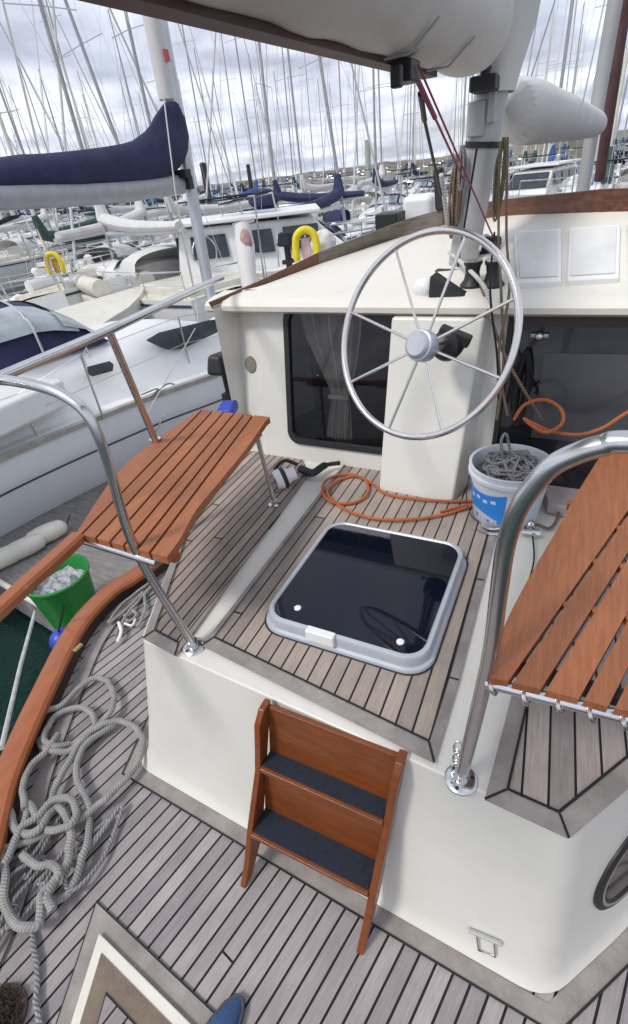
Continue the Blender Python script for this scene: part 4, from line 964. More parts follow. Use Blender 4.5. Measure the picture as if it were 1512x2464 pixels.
# heap of mooring rope on the port quarter
def c1(x, y): return (x/2.0, 1357+y/2.0)
def c3(x, y): return (x/2.0, 1842+y/2.0)
def wob(P_, n=8):
    C_ = cat(P_, n); return [p+Vector((noise.noise(p*22)*.006, noise.noise(p*22+Vector((9, 0, 0)))*.006, abs(noise.noise(p*9))*.012)) for p in C_]
def rp(pts, z0=.02, jz=.012, seed=0):
    rd = random.Random(seed); return wob([Z(x, y, z0+rd.uniform(0, jz)) for x, y in pts], 8)
m = MB(); RR = .0145
m.tube(rp([c1(*p) for p in ((470, 780), (530, 720), (552, 650), (530, 580), (460, 550), (380, 600), (300, 680), (215, 720), (182, 800), (190, 860), (240, 898), (330, 900), (400, 850), (455, 790), (440, 720), (370, 692), (270, 735), (215, 830), (260, 880), (340, 870))], .022, .03, 1), RR, 9)
m.tube(rp([c3(*p) for p in ((0, 400), (60, 392), (200, 340), (380, 262), (500, 170), (590, 80))]+[c1(*p) for p in ((655, 975), (690, 880), (660, 800), (580, 757), (480, 780), (400, 850), (330, 960), (280, 1050), (240, 1150), (190, 1240))]+[c3(*p) for p in ((140, 180), (120, 280), (60, 380))], .035, .02, 2), RR, 9)
m.tube(rp([c1(*p) for p in ((560, 765), (440, 850), (375, 950), (372, 1040), (430, 1165))]+[c3(*p) for p in ((425, 220), (435, 300), (405, 430), (340, 600), (250, 655), (205, 700))], .025, .025, 3), RR, 9)
m.tube(rp([c3(*p) for p in ((0, 210), (25, 270), (10, 400), (30, 560), (22, 660), (70, 755), (130, 782), (182, 765), (200, 680), (205, 620), (260, 560), (330, 450), (335, 300), (290, 200), (240, 230), (200, 300), (130, 330), (70, 290), (40, 200), (0, 150))], .05, .02, 4), RR*1.1, 9)
m.tube(rp([c3(*p) for p in ((110, 430), (170, 480), (250, 480), (290, 520), (260, 570), (230, 640), (260, 700))], .07, .01, 5), RR, 9)
m.tube(rp([c1(*p) for p in ((120, 1180), (115, 1080), (150, 980), (230, 900), (280, 820))], .05, .02, 6), RR, 9)
m.tube(rp([c3(*p) for p in ((20, 480), (60, 400), (100, 300), (180, 250), (250, 170), (330, 160), (370, 220), (330, 290), (220, 320))], .07, .015, 7), RR, 9)
tag(m.build('mooring_rope', R_GREY, None, smooth=True, base=Vector((-1.4, .2, 0))), 'thick pale grey mooring rope heaped in loops on the port side of the aft deck', 'rope')
m = MB(); rd = random.Random(21)
for k in range(6):
    cx, cy = rd.uniform(-1.62, -1.25), rd.uniform(-.05, .42); pts = []
    a = rd.uniform(0, 6.28)
    for j in range(8):
        a += rd.uniform(.5, 1.1); r_ = rd.uniform(.04, .14); pts.append(Vector((cx+math.cos(a)*r_*.6, cy+math.sin(a)*r_*1.6, .018+rd.uniform(0, .03))))
    m.tube(cat(pts, 6), .008, 7)
tag(m.build('thin_rope', R_DGREY, None, smooth=True, base=Vector((-1.45, .2, 0))), 'thinner dark grey rope tangled under the thick mooring rope', 'rope')
m = MB()
m.tube(rp([(75, 2235), (88, 2300), (92, 2360), (88, 2420), (105, 2480)], .012, .002, 10), .009, 7)
tag(m.build('rope_tail', R_DGREY, None, smooth=True, base=Z(90, 2350, 0)), 'single dark rope tail trailing aft from the rope heap', 'rope')
m = MB()
for pts in (((370, 1395), (330, 1425), (290, 1460), (262, 1500), (300, 1470), (345, 1425)), ((365, 1410), (330, 1450), (300, 1490), (280, 1530)), ((380, 1400), (350, 1430), (350, 1470), (330, 1510)), ((300, 1480), (310, 1495), (330, 1480), (320, 1470))):
    m.tube(rp(pts, .02, .02, len(pts)), .009, 7)
tag(m.build('side_deck_line', R_GREY, None, smooth=True, base=Z(320, 1450, 0)), 'grey line lying along the port side deck under the bench end', 'rope')
m = MB().tube(cat([Z(286, 1498, .04), Z(292, 1520, .04), Z(283, 1545, .03)], 5), .010, 8).tube(cat([Z(300, 1500, .03), Z(318, 1505, .03), Z(326, 1490, .03)], 5), .007, 8); m.uv = None
tag(m.build('white_snap_hook', WHP, None, smooth=True, base=Z(290, 1520, 0)), 'small white snap hook on the narrow port side deck', 'hook')
m = MB().tube([Z(85, 1472, -.55), Z(50, 1600, -.35), Z(4, 1800, -.1)], .013, 8)
tag(m.build('mooring_line', R_WH, None, smooth=True, base=Z(85, 1472, -.55)), 'taut pale mooring line over the dark water at the port quarter', 'mooring line')
q = Z(152, 1540, -.05)
bf = thing('ball_fender', q-Vector((0, 0, .1)), 'round dark blue fender hanging outside the varnished cap rail', 'fender')
MB().ball(q, .075, 20).build('fender_ball', BLUEP, bf, smooth=True); MB().tube([q+Vector((0, 0, .07)), q+Vector((.16, .02, .32))], .006, 6).build('fender_lanyard', R_BK, bf)
MB().box(Z(188, 1558, .285), (.02, .05, .012)).build('cap_rail_fitting', mat('brass', (.45, .36, .15), .35, metal=.8), yacht, bevel=.003)

# shoe of the photographer and brown mat corner
sb_ = Vector((-.59, .10, 0))
shoe = thing('shoe', sb_, 'toe of a blue canvas shoe on the aft deck planks', 'shoe')
rows = []
for t, w_, h in ((0, .012, .012), (.03, .030, .035), (.08, .043, .052), (.14, .047, .062), (.2, .045, .078), (.26, .038, .09), (.28, .03, .085)):
    c = Vector((-.580-t*.12, .205-t, .012)); rows.append([c+Vector((math.cos(a)*w_, 0, max(0, math.sin(a))*h+(.0 if math.sin(a) > 0 else -.0))) for a in [2*math.pi*k/20 for k in range(20)]])
s1 = MB().loft(rows, closed=True); s1.f.append(tuple(range(20))); s1.f.append(tuple(range(139, 119, -1))); s1.build('shoe_upper', SHOE, shoe, smooth=True)
rows = [[Vector((p.x+(p.x-(-.482))*.06, p.y+.004, z)) for p in r_] for r_ in rows for z in ()]
so_ = [(-.580-t*.12-w_*1.1, .208-t) for t, w_ in ((0, .014), (.03, .032), (.08, .044), (.14, .048), (.2, .046), (.26, .04), (.285, .03))]
so2 = [(-.580-t*.12+w_*1.1, .208-t) for t, w_ in ((0, .014), (.03, .032), (.08, .044), (.14, .048), (.2, .046), (.26, .04), (.285, .03))]
ou = so_+so2[::-1]
MB().prism([(x, y, .026) for x, y in ou], [(x, y, .005) for x, y in ou]).build('shoe_sole', mat('sole', (.05, .055, .07), .7), shoe, bevel=.003)
m = MB(); rd = random.Random(11); mc = Z(2, 2452, .0)
for k in range(420):
    a = rd.uniform(0, 6.28); r_ = .08*math.sqrt(rd.random()); b = mc+Vector((math.cos(a)*r_, math.sin(a)*r_*.8, .008)); t = b+Vector((rd.uniform(-.02, .02), rd.uniform(-.02, .02), rd.uniform(.02, .045)))
    m.tube([b, t], [.003, .0012], 4)
m.uv = None; m.lathe([(0, 0), (.083, 0), (.083, .012), (0, .014)], mc+Vector((0, 0, .003)), (0, 0, 1), 24, cap=False)
tag(m.build('bristle_mat', mat('coir', (.075, .055, .045), .95, var=.4, vscale=30), None, base=mc), 'dark brown shaggy bristle mat at the port stern corner', 'mat')

# green tub on the finger pontoon
gb = Z(183, 1478, -.89)
gt = thing('green_tub', gb, 'bright green plastic tub holding crumpled rags on the pontoon', 'tub')
MB().lathe([(0, 0), (.20, 0), (.25, .44), (.268, .45), (.268, .468), (.25, .475), (.238, .46), (.19, .04), (0, .03)], gb, (0, 0, 1), 40, cap=False).build('tub_body', GREENP, gt, smooth=True)
m = MB(); rd = random.Random(2); rows = []
for i in range(14):
    row = []
    for j in range(24):
        r_ = .222*i/13; a = 2*math.pi*j/24; p = Vector((math.cos(a)*r_, math.sin(a)*r_, 0)); h = noise.noise(p*14)*.05+noise.noise(p*32)*.025
        row.append(gb+p+Vector((0, 0, .34+h*1.3)))
    rows.append(row)
tag(m.loft(rows, closed=True).build('rags', mat('rags', (.42, .43, .46), .9, var=.4, vscale=28), None, smooth=False, base=gb+Vector((0, 0, .2))), 'crumpled pale grey rags lying inside the green tub', 'rags')
# white rubbing strip on the pontoon end
MB().box(((Z(75, 1402, -.9)+Z(172, 1512, -.9))/2)+Vector((0, 0, -.02)), (1.02, .05, .09), Matrix.Rotation(R(-18), 3, 'Z'))
e1, e2 = Vector((-5.3, 1.90, -.88)), Vector((-2.64, 1.585, -.88))
t = (e2-e1).normalized()
tag(MB().tube([e1, e2], .03, 8).build('rubbing_strip', WHP2, None, smooth=True, base=e1), 'pale rubber rubbing strip along the end of the finger pontoon', 'rubbing strip')
for i, (x, y, lab) in enumerate(((8, 1342, 'leftmost of three white fenders lying against the grey yacht hull'), (58, 1318, 'middle of three white fenders lying against the grey yacht hull'), (112, 1284, 'rightmost of three white fenders lying against the grey yacht hull'))):
    c = Z(x, y, -.80); d = Vector((.30, .75, 0)).normalized()*.22
    f_ = thing('fender', c-Vector((0, 0, .09)), lab, 'fender', 'white fenders along the neighbouring hull')
    MB().tube([c+d*k for k in (-1, -.92, -.75, -.3, .3, .75, .92, 1)], [.012, .05, .085, .10, .10, .085, .05, .012], 16).build('fender_body', WHP2, f_, smooth=True)
    MB().tube([c+d*1.0, c+d*1.15+Vector((-.1, .1, .02))], .006, 6).build('fender_lanyard', R_BK, f_)

# ------------------------------------------------------------------ neighbouring yacht to port
toe = [Vector((-5.2, -1.5, -.05)), Vector((-5.15, 1.0, -.05)), Z(0, 1120, -.05), Z(340, 977, -.05), Z(560, 897, -.05), Vector((-3.9, 7.0, -.05)), Vector((-4.3, 9.2, -.05)), Vector((-5.3, 11.2, -.05))]
toe = cat(toe, 6)
nb = thing('neighbour_yacht', (-5.6, 4.0, -1.3), 'white and grey yacht moored alongside at left with navy sail cover', 'yacht')
cxn = -5.65
def off(pts, d, z): return [Vector((p.x-d, p.y, z)) for p in pts]
nh = MB().loft([off(toe, 0, .03), off(toe, .03, -.25), off(toe, .12, -.55), off(toe, .28, -.9), off(toe, .55, -1.4)]).build('hull', HULLN, nb, smooth=True)
MB().loft([off(toe, -.012, -.33), off(toe, -.010, -.355)]).build('hull_stripe', LINEB, nb, smooth=True)
MB().loft([off(toe, -.022, -.02), off(toe, -.024, .035), off(toe, .03, .045), off(toe, .035, -.0)]).build('toe_rail', mat('toe_rail_alloy', (.34, .32, .29), .5, var=.2), nb, smooth=True)
MB().loft([off(toe, .03, .01), off(toe, 2.2, .03)]).build('deck', WHP, nb, smooth=True)
# hull far side
MB().loft([off(toe, 2.2, .03), off(toe, 2.1, -1.4)]).build('hull', HULLN, nb)
# coachroof side faces us; built on the inward side of the deck
tl = [p for p in toe if p.y < 7.4]
def cr_row(d, z, taper=True):
    o = []
    for p in tl:
        k = 1.0
        if p.y > 5.4: k = max(0.05, 1-(p.y-5.4)/2.2)
        o.append(Vector((p.x-d-(1-k)*.5, p.y, .02+(z-.02)*k)))
    return o
cabr = MB().loft([cr_row(.30, .01), cr_row(.36, .10), cr_row(.46, .36), cr_row(.52, .46), cr_row(.66, .56), cr_row(1.1, .68), cr_row(1.7, .66), cr_row(1.9, .1)]).build('coachroof', WHP, nb, smooth=True)
MB().loft([[Vector((-6.1, 6.9, .48)), Vector((-5.0, 6.9, .46))], [Vector((-6.1, 7.0, 0)), Vector((-4.9, 7.0, 0))]])
def crp(x, y, o_=0.006):
    # point on the coachroof side plane near the windows
    return PL(x, y, (-5.22, 3.2, .22), (1.0, -0.32, .38)) + Vector((o_, -o_*.3, 0))
def nwin(px, nm='window', m_=WINB, o_=.02):
    pts = [crp(x, y, o_) for x, y in px]; return MB().slab(pts, .012, (1.0, -.32, .38)).build(nm, m_, cabr, bevel=.002)
nwin([(350, 818), (380, 800), (440, 785), (500, 770), (570, 762), (600, 762), (520, 800), (440, 838), (408, 842), (385, 835)])
nwin([(208, 882), (262, 868), (272, 876), (270, 892), (222, 905), (210, 900)])
m = MB(); m.tube([crp(205, 880, .03), crp(195, 850, .05), crp(202, 835, .05), crp(215, 860, .04)], .012, 6); m.build('grab_handle', STEEL, cabr, smooth=True)
for px in ((60, 935), (120, 925)):
    pass
nwin([(75, 945), (110, 925), (118, 935), (100, 955)], 'port_light')
# cockpit coaming / sprayhood on left
sh = thing('sprayhood_dummy', (0, 0, 0), None, None); bpy.data.objects.remove(sh)
def spray(c, L_, W_, H_, yaw, m_, par, nm='sprayhood', win=True, side=False):
    rz = Matrix.Rotation(yaw, 3, 'Z'); c = Vector(c); rows = []; wrows = []
    for t, h, wk in ((0, .02, 1.0), (.18, .55, .96), (.35, .86, .93), (.55, 1.0, .92), (.8, .98, .92), (1.0, .92, .92)):
        row = []
        for k in range(13):
            a = math.pi*k/12; x = math.cos(a); s_ = abs(math.sin(a))**.45
            row.append(c+rz@Vector((x*W_/2*wk*(1.0 if s_ < .3 else .97), -t*L_, H_*h*s_)))
        rows.append(row)
    o = MB().loft(rows).build(nm, m_, par, smooth=True)
    if win:
        for (k0, k1) in ((1, 3.2), (3.8, 8.2), (8.8, 11)):
            wr_ = []
            for t, h in ((.07, .24), (.18, .55), (.34, .84)):
                row = []
                for j in range(7):
                    a = math.pi*(k0+(k1-k0)*j/6)/12; s_ = abs(math.sin(a))**.45
                    row.append(c+rz@(Vector((math.cos(a)*W_/2*.985, -t*L_, H_*h*s_))+Vector((0, .018, .022))))
                wr_.append(row)
            MB().loft(wr_).build('clear_window', CLEARW, o, smooth=True)
    if side:
        for sg in (0, 1):
            wr_ = []
            for t, h, wk in ((.22, .62, .96), (.40, .89, .935), (.55, 1.0, .92), (.80, .98, .92), (.93, .94, .92)):
                row = []
                for j in range(7):
                    kk = .75+2.9*j/6; kk = 12-kk if sg else kk
                    a = math.pi*kk/12; s_ = abs(math.sin(a))**.45
                    row.append(c+rz@Vector((math.cos(a)*W_/2*wk*1.0+(.02 if math.cos(a) > 0 else -.02), -t*L_, H_*h*s_+.018)))
                wr_.append(row)
            MB().loft(wr_).build('side_window', CLEARW, o, smooth=True)
        MB().tube(cat([c+rz@Vector((math.cos(math.pi*k/12)*W_/2*.95, -.55*L_, H_*1.03*abs(math.sin(math.pi*k/12))**.45)) for k in range(13)], 2), .016, 8).build('hood_hoop', STEEL, o, smooth=True)
    return o
spray((-6.05, 4.75, .62), 1.5, 1.75, .62, R(-12), NAVY, nb, side=True)
m = MB().box((-5.95, 2.1, .35), (1.9, 3.0, .3)); m.build('cockpit_coaming', WHP, nb, bevel=.05)
# neighbour mast + boom with navy cover (through the photo's points)
NX = -5.5
nb0 = X(497, 662, NX); nb1 = X(378, 0, NX); nd = (nb1-nb0).normalized()
nmast = MB().tube([Vector((nb0.x, nb0.y, .45)), nb0, nb0.lerp(nb1, .5), nb1, nb1+nd*6], .088, 18).build('mast', ALU, nb, smooth=True)
MB().tube([X(402, 240, NX+.12), X(354, -10, NX+.12), X(330, -160, NX+.12)], .105, 14).build('sail_luff', WHITEC, nmast, smooth=True)
q = X(402, 133, NX+.24); MB().slab([q+Vector((0, -.05, .06)), q+Vector((0, .05, .06)), q+Vector((0, .05, -.06)), q+Vector((0, -.05, -.06))], .01, (1, 0, 0)).build('sail_mark', RED, nmast)
bp_ = [(438, 452), (300, 470), (150, 478), (0, 482), (-160, 470)]
bl = [X(x, y-10, NX+.02*i) for i, (x, y) in enumerate(bp_)]
MB().tube(bl, .10, 16, flat=1.25).build('boom', GREYB, nmast, smooth=True)
# navy cover: upper and lower outline from the photo
upo = [(404, 236), (388, 258), (362, 300), (335, 330), (305, 345), (200, 362), (100, 372), (0, 378), (-160, 380)]
loo = [(432, 238), (456, 340), (440, 395), (415, 428), (340, 440), (240, 448), (120, 456), (0, 462), (-160, 460)]
rows = []
for i in range(len(upo)):
    u_ = X(*upo[i], NX); l_ = X(*loo[i], NX); h = (u_-l_).length; wd = .10 if i < 2 else .16; cc = (u_+l_)/2; up_ = (u_-l_)/2
    row = []
    for k in range(16):
        a = 2*math.pi*k/16; row.append(cc+up_*math.cos(a)*(1+.02*math.sin(i*5+k))+Vector((math.sin(a)*wd*(1-.25*math.cos(a)), 0, 0)))
    rows.append(row)
ncv = MB().loft([cat(list(r_), 2, closed=True) for r_ in [[rows[j][k] for k in range(16)] for j in range(len(rows))]], closed=True)
ncv.f.append(tuple(range(32))); crease(ncv.build('sail_cover', NAVY, nmast, smooth=True), .06, .28, 1)
MB().tube([X(395, 238, NX+.5), X(422, 460, NX+.5), X(470, 720, NX+.5), X(503, 960, NX+1.1)], .009, 6).build('shroud', WHP2, nb)
m = MB().box(X(440, 418, NX+.1), (.2, .14, .1)).box(X(452, 440, NX+.1), (.14, .1, .16)); m.build('gooseneck', RUB, nmast, bevel=.01)
# stanchions and guard wires
sts = []
for (t0, t1) in (((30, 948), (90, 1052)), ((425, 748), (462, 900)), ((205, 850), (250, 1010))):
    b = Z(*t1, 0.0); top = Y(*t0, b.y); tpt = Vector((b.x, b.y, max(.5, min(.75, top.z)))); sts.append((b, tpt))
    MB().tube([b, tpt], .012, 8).build('stanchion', STEEL, nb, smooth=True)
sts.sort(key=lambda s: s[0].y)
for k in (1.0, .55):
    MB().tube([Vector((-5.3, .4, k*.62))]+[a.lerp(b, k) for a, b in sts]+[Vector((-4.0, 6.6, .62*k)), Vector((-4.8, 10.2, .65*k))], .004, 6).build('guard_wire', STEEL, nb)
m = MB().box(crp(370, 915, .05)-Vector((0, 0, .15)), (.1, .14, .05)); m.build('winch', RUB, nb, bevel=.02)
MB().tube(cat([Z(340, 950, .05), Z(380, 935, .09), Z(365, 955, .05), Z(400, 925, .08), Z(420, 925, .03)], 6), .010, 7).build('coiled_line', R_DGREY, nb, smooth=True)
MB().tube([Z(352, 1000, -.02)+Vector((0, 0, 0)), X(470, 790, -4.3), ], .006, 6).build('spring_line', R_WH, nb)
MB().tube([Z(395, 1000, .05), Z(375, 1040, -.5)], .008, 6).build('spring_line', R_WH, nb)

# ------------------------------------------------------------------ yachts of the marina
def hull_rows(L, B, F, z_wl=0.0, sh=.25):
    st = []
    for k, (t, b) in enumerate(((0, .72), (.1, .84), (.25, .96), (.45, 1.0), (.62, .93), (.78, .70), (.90, .38), (.97, .14), (1.0, .01))):
        y = -L/2+t*L; fz = F*(1+sh*(t-.3)**2*2); w_ = b*B/2
        st.append([(-w_, y, fz), (-w_*.97, y, fz*.5), (-w_*.85, y, .0), (-w_*.5, y*.98, -.25), (w_*.5, y*.98, -.25), (w_*.85, y, 0), (w_*.97, y, fz*.5), (w_, y, fz)])
    return st
def yacht_proto(nm, L, B, F, hull_m, cov_m, sph_m, mh, win=1, furl_m=None, wheelh=False, stripe=None):
    r_ = thing(nm, (0, 0, 0), 'x', 'yacht')
    H = hull_rows(L, B, F); hl = MB().loft(H); hl.f.append(tuple(range(8))); hl.build('hull', hull_m, r_, smooth=True)
    if stripe:
        for sgn in (0, 7):
            a = [Vector(st[sgn])*1.0 for st in H[:-1]]
            MB().loft([[p+Vector((.012*(1 if sgn else -1), 0, -.10)) for p in a], [p+Vector((.012*(1 if sgn else -1), 0, -.16)) for p in a]]).build('hull_stripe', stripe, r_)
    MB().loft([[st[0] for st in H], [(0, st[0][1], st[0][2]+.05) for st in H], [st[7] for st in H]]).build('deck', WHP2, r_, smooth=True)
    # coachroof
    ch = .42 if not wheelh else .55; rows = []
    for t, wk, hk in ((.34, .60, .9), (.36, .62, 1.0), (.5, .62, 1.0), (.64, .52, .85), (.74, .38, .45), (.80, .25, .02)):
        y = -L/2+t*L; w_ = B/2*wk; z0 = F*1.02; rows.append([(-w_, y, z0), (-w_*.92, y, z0+ch*hk*.8), (-w_*.7, y, z0+ch*hk), (0, y, z0+ch*hk*1.08), (w_*.7, y, z0+ch*hk), (w_*.92, y, z0+ch*hk*.8), (w_, y, z0)])
    cb_ = MB().loft(rows); cb_.f.append(tuple(range(7))); cab = cb_.build('coachroof', WHP, r_, smooth=True)
    for sgn in (-1, 1):
        for k in range(win):
            y0 = -L/2+(.38+.26*k/win)*L; y1 = -L/2+(.38+.26*(k+.8)/win)*L; w_ = B/2*.62*.965
            MB().add([(sgn*(w_+.02), y0, F+.14), (sgn*(w_+.02-.03), y1, F+.16), (sgn*(w_-.03), y1, F+.30), (sgn*(w_-.0), y0, F+.32)], [(0, 1, 2, 3)]).build('window', WINB, cab)
    my = -L/2+.58*L; F1 = F*1.02
    ms = MB().tube([(0, my, F1+.3), (0, my-.1, F1+mh)], [.062, .042], 10).build('mast', FARMAST if cov_m is not GREENC else WHP2, r_, smooth=True)
    for hk in (.42, .72):
        z = F1+mh*hk; MB().tube([(-B*.26, my-.06, z), (0, my-.03, z+.03), (B*.26, my-.06, z)], .014, 6).build('spreader', ALU, ms)
    by = -L/2+.16*L; bz_ = F1+1.25
    bo = MB().tube([(0, my-.1, bz_), (0, by, bz_+.05)], .07, 8).build('boom', ALU, ms, smooth=True)
    n = 8; P = []; Rr = []
    for k in range(n+1):
        t = k/n; P.append((0, my-.12+(by-my+.3)*t, bz_+.16+.25*(1-t)**4)); Rr.append(.19-.08*t)
    P = [(0, my-.02, bz_+.95)]+P; Rr = [.09]+Rr
    MB().tube(P, Rr, 10, flat=1.2).build('sail_cover', cov_m, ms, smooth=True)
    rg = MB()
    for sgn in (-1, 1):
        rg.tube([(sgn*B*.46, my-.1, F1), (sgn*B*.26, my-.06, F1+mh*.42), (sgn*B*.2, my-.06, F1+mh*.72), (0, my-.1, F1+mh)], .006, 4)
    rg.tube([(0, -L/2, F1), (0, my-.1, F1+mh)], .006, 4); rg.build('rigging', STEEL, r_)
    fm = furl_m or WHITEC
    MB().tube([(0, L/2-.25, F*1.25+.1), (0, L/2-.3-(L/2-.3-my)*.03, F1+.8), (0, my-.08+(L/2-.3-my)*.04, F1+mh*.95)], [.02, .045, .02], 7).build('furled_headsail', fm, r_, smooth=True)
    if sph_m: 
        spray((0, -L/2+.385*L, F1+.38), L*.12, B*.66, .55, 0, sph_m, r_)
    gr = MB()
    for sgn in (-1, 1):
        pts = []
        for t, b in ((.02, .70), (.15, .86), (.32, .95), (.5, .96), (.68, .84), (.85, .48), (.97, .12)):
            y = -L/2+t*L; x = sgn*b*B/2; fz = F*(1+.5*(t-.3)**2); gr.tube([(x, y, fz), (x, y, fz+.6)], .013, 5); pts.append((x, y, fz+.6))
        gr.tube(pts, .009, 4); gr.tube([(p[0], p[1], p[2]-.3) for p in pts], .007, 4)
        gr.tube(pts[:2], .02, 5)
    gr.tube([(-.1*B, -L/2+.1, F+.6), (.1*B, -L/2+.1, F+.6)], .02, 5); gr.build('guard_rail', STEEL, r_)
    m_ = MB()
    m_.box((0, -L/2+.14*L, F+.12), (B*.62, L*.22, .22)); m_.build('cockpit', WHP2 if sph_m else WHP, r_, bevel=.03)
    MB().tube([(0, -L/2+.1*L, F+.2), (0, -L/2+.1*L, F+.9)], .05, 8).tube([(math.cos(a)*.35, -L/2+.09*L, F+.85+math.sin(a)*.35) for a in [j*math.pi/8 for j in range(16)]], .018, 5, closed=True).build('wheel_pedestal', STEEL, r_)
    # deck gear
    for (y_, s_) in ((.70, .5), (.52, .42)):
        MB().box((0, -L/2+y_*L, F*1.02+ch*(.62 if y_ > .6 else 1.12)), (s_, s_, .07)).build('deck_hatch', WINB, cab, bevel=.02)
    MB().tube([(-B*.18, my+.5, F+.5), (-B*.18, my+1.3, F+.45)], .19, 12).build('liferaft', WHP, r_, smooth=True)
    gx_ = B*.30; MB().tube([(-gx_, -L/2+.12, F), (-gx_, -L/2+.05, F+1.9), (gx_, -L/2+.05, F+1.9), (gx_, -L/2+.12, F)], .025, 8).build('stern_gantry', STEEL, r_)
    MB().box((0, -L/2+.05, F+1.95), (B*.5, .5, .03)).build('solar_panel', NAVYM, r_)
    for k_, sg in enumerate((-1, 1, -1, 1, 1, -1)):
        y_ = -L/2+L*(.22+.10*k_); x_ = sg*B*.5
        MB().tube([(x_, y_, F*.15), (x_, y_, F*.25), (x_, y_, F*.75), (x_, y_, F*.85)], [.03, .11, .11, .03], 10).build('fender', (WHP, BLUEP, WHP2)[k_ % 3], r_, smooth=True)
    for sg in (-1, 1):
        MB().lathe([(.09, 0), (.07, .06), (.06, .16), (.08, .18), (0, .19)], (sg*B*.36, -L/2+.27*L, F+.22), (0, 0, 1), 12, cap=False).build('winch', STEEL, r_, smooth=True)
        MB().lathe([(.08, 0), (.07, .2), (.13, .26), (.13, .34), (.05, .40), (0, .4)], (sg*B*.2, my+.25, F+.42), (0, 0, 1), 10, cap=False).build('vent_cowl', WHP, r_, smooth=True)
    MB().box((B*.2, -L/2+.62*L, F*1.02+.18), (.35, .9, .22)).build('sail_bag', cov_m, r_, bevel=.08)
    return r_
specs = [
    (9.5, 3.1, 1.1, WHP, NAVY, NAVY, 12.5, 2, None, False, LINEB, 'navy'),
    (10.5, 3.3, 1.15, WHP, BLUEC, BLUEC, 14.0, 1, None, False, BLUEP, 'bright blue'),
    (8.6, 2.8, .95, WHP2, GREENC, GREENC, 11.0, 2, WHITEC, False, None, 'green'),
    (10.8, 3.5, 1.2, WHP, WHITEC, WHITEC, 15.0, 3, None, True, LINEB, 'white'),
    (9.8, 3.2, 1.1, mat('navy_hull', (.02, .03, .10), .25), NAVY, None, 13.0, 2, None, False, WHP, 'navy'),
    (10.0, 3.2, 1.1, WHP2, TEALC, TEALC, 13.4, 2, WHITEC, True, None, 'teal'),
]
hulln = ['white', 'white', 'cream', 'white', 'dark blue', 'cream']
protos = []
for i, s in enumerate(specs): protos.append(yacht_proto('moored_yacht', *s[:11]))
index_children()
used = set()
GROUPN = 'sailing yachts moored in the marina'
allb = []
def place(k, x, y, yaw, roll=0, pitch=0, z=-1.3):
    if k in used: o = copy_tree(protos[k])
    else: o = protos[k]; used.add(k)
    o.location = (x, y, z); o.rotation_euler = (roll, pitch, yaw); allb.append((o, k)); return o
def horiz(px, dist, z=-1.3):
    # ground point seen at photo column px on the horizon line, at a distance
    r_ = ray(px, 504-.12*px); d = Vector((r_.x, r_.y, 0)).normalized()*dist; return d.x, d.y
rd = random.Random(5)
# near yachts, placed by column and distance
near = [(3, 262, 18.0, R(70), 0, 0), (0, 700, 25, R(100), 0, 0), (0, 812, 20.0, R(-5), R(0), R(-7)), (3, 322, 21.0, R(5), 0, R(-9)), (2, 120, 20, R(175), 0, 0), (3, 440, 22.0, R(170), 0, 0)]
for k, px, dist, yaw, ro, pt in near:
    x, y = horiz(px, dist); place(k, x, y, yaw, ro, pt)
for row, (yy, head) in enumerate(((22.5, 0), (30.0, math.pi), (38.5, 0), (47.0, math.pi), (56.0, 0), (66.0, math.pi), (77, 0), (90, 0))):
    x = -4-yy*0.0+rd.uniform(-1, 1); xs = []
    x0_, x1_ = -2.2*yy-6, .13*yy+3
    sp_ = 4.3+row*.3
    x = x0_
    while x < x1_:
        x += sp_*rd.uniform(.9, 1.15)
        if rd.random() < .10 or (row == 0 and x < -34): continue
        if row == 0 and -16 < x < -8: continue
        place(rd.choice([0, 0, 1, 2, 3, 3, 3, 4, 5] if row > 1 else [3, 3, 0, 3, 2]), x, yy+rd.uniform(-.7, .7), head+rd.uniform(-.06, .06), roll=R(rd.uniform(-1, 1)), pitch=R(rd.uniform(-1.3, 1.3)))
# labels: each picked out by kind, row and place along the row
def rowname(d): return 'nearest' if d < 26 else 'second' if d < 34 else 'third' if d < 42.5 else 'fourth' if d < 51 else 'fifth' if d < 61 else 'sixth' if d < 71 else 'seventh' if d < 83 else 'farthest'
cnt = {}
vis = []
for o, k in allb:
    c = o.location-EYE; dz_ = c.dot(CF); px = 756+FPX*c.dot(CR)/max(.01, dz_)
    vis.append((rowname(o.location.y if o.location.y > 17 else 20), px, o, k))
ordn = ['first', 'second', 'third', 'fourth', 'fifth', 'sixth', 'seventh', 'eighth', 'ninth', 'tenth', 'eleventh', 'twelfth', 'thirteenth', 'fourteenth', 'fifteenth', 'sixteenth', 'seventeenth', 'eighteenth', 'nineteenth', 'twentieth']
byrow = {}
for v in sorted(vis, key=lambda v: v[1]): byrow.setdefault(v[0], []).append(v)
for rn, L_ in byrow.items():
    L2 = []
    for v in L_:
        if v[1] < -260 or v[1] > 1750:       # cannot be seen at all
            o = v[2]
            for ch in [c for c in bpy.data.objects if c.parent == o]:
                for g2 in [c for c in bpy.data.objects if c.parent == ch]: bpy.data.objects.remove(g2)
                bpy.data.objects.remove(ch)
            bpy.data.objects.remove(o); continue
        L2.append(v)
    kc = {}
    for _, px, o, k in L2:
        key = (hulln[k], specs[k][11]); kc[key] = kc.get(key, 0)+1
        o['label'] = '%s yacht, %s sail cover, %s such from the left, %s row of berths' % (hulln[k], specs[k][11], ordn[min(19, kc[key]-1)], rn)
        o['category'] = 'yacht'; o['group'] = GROUPN

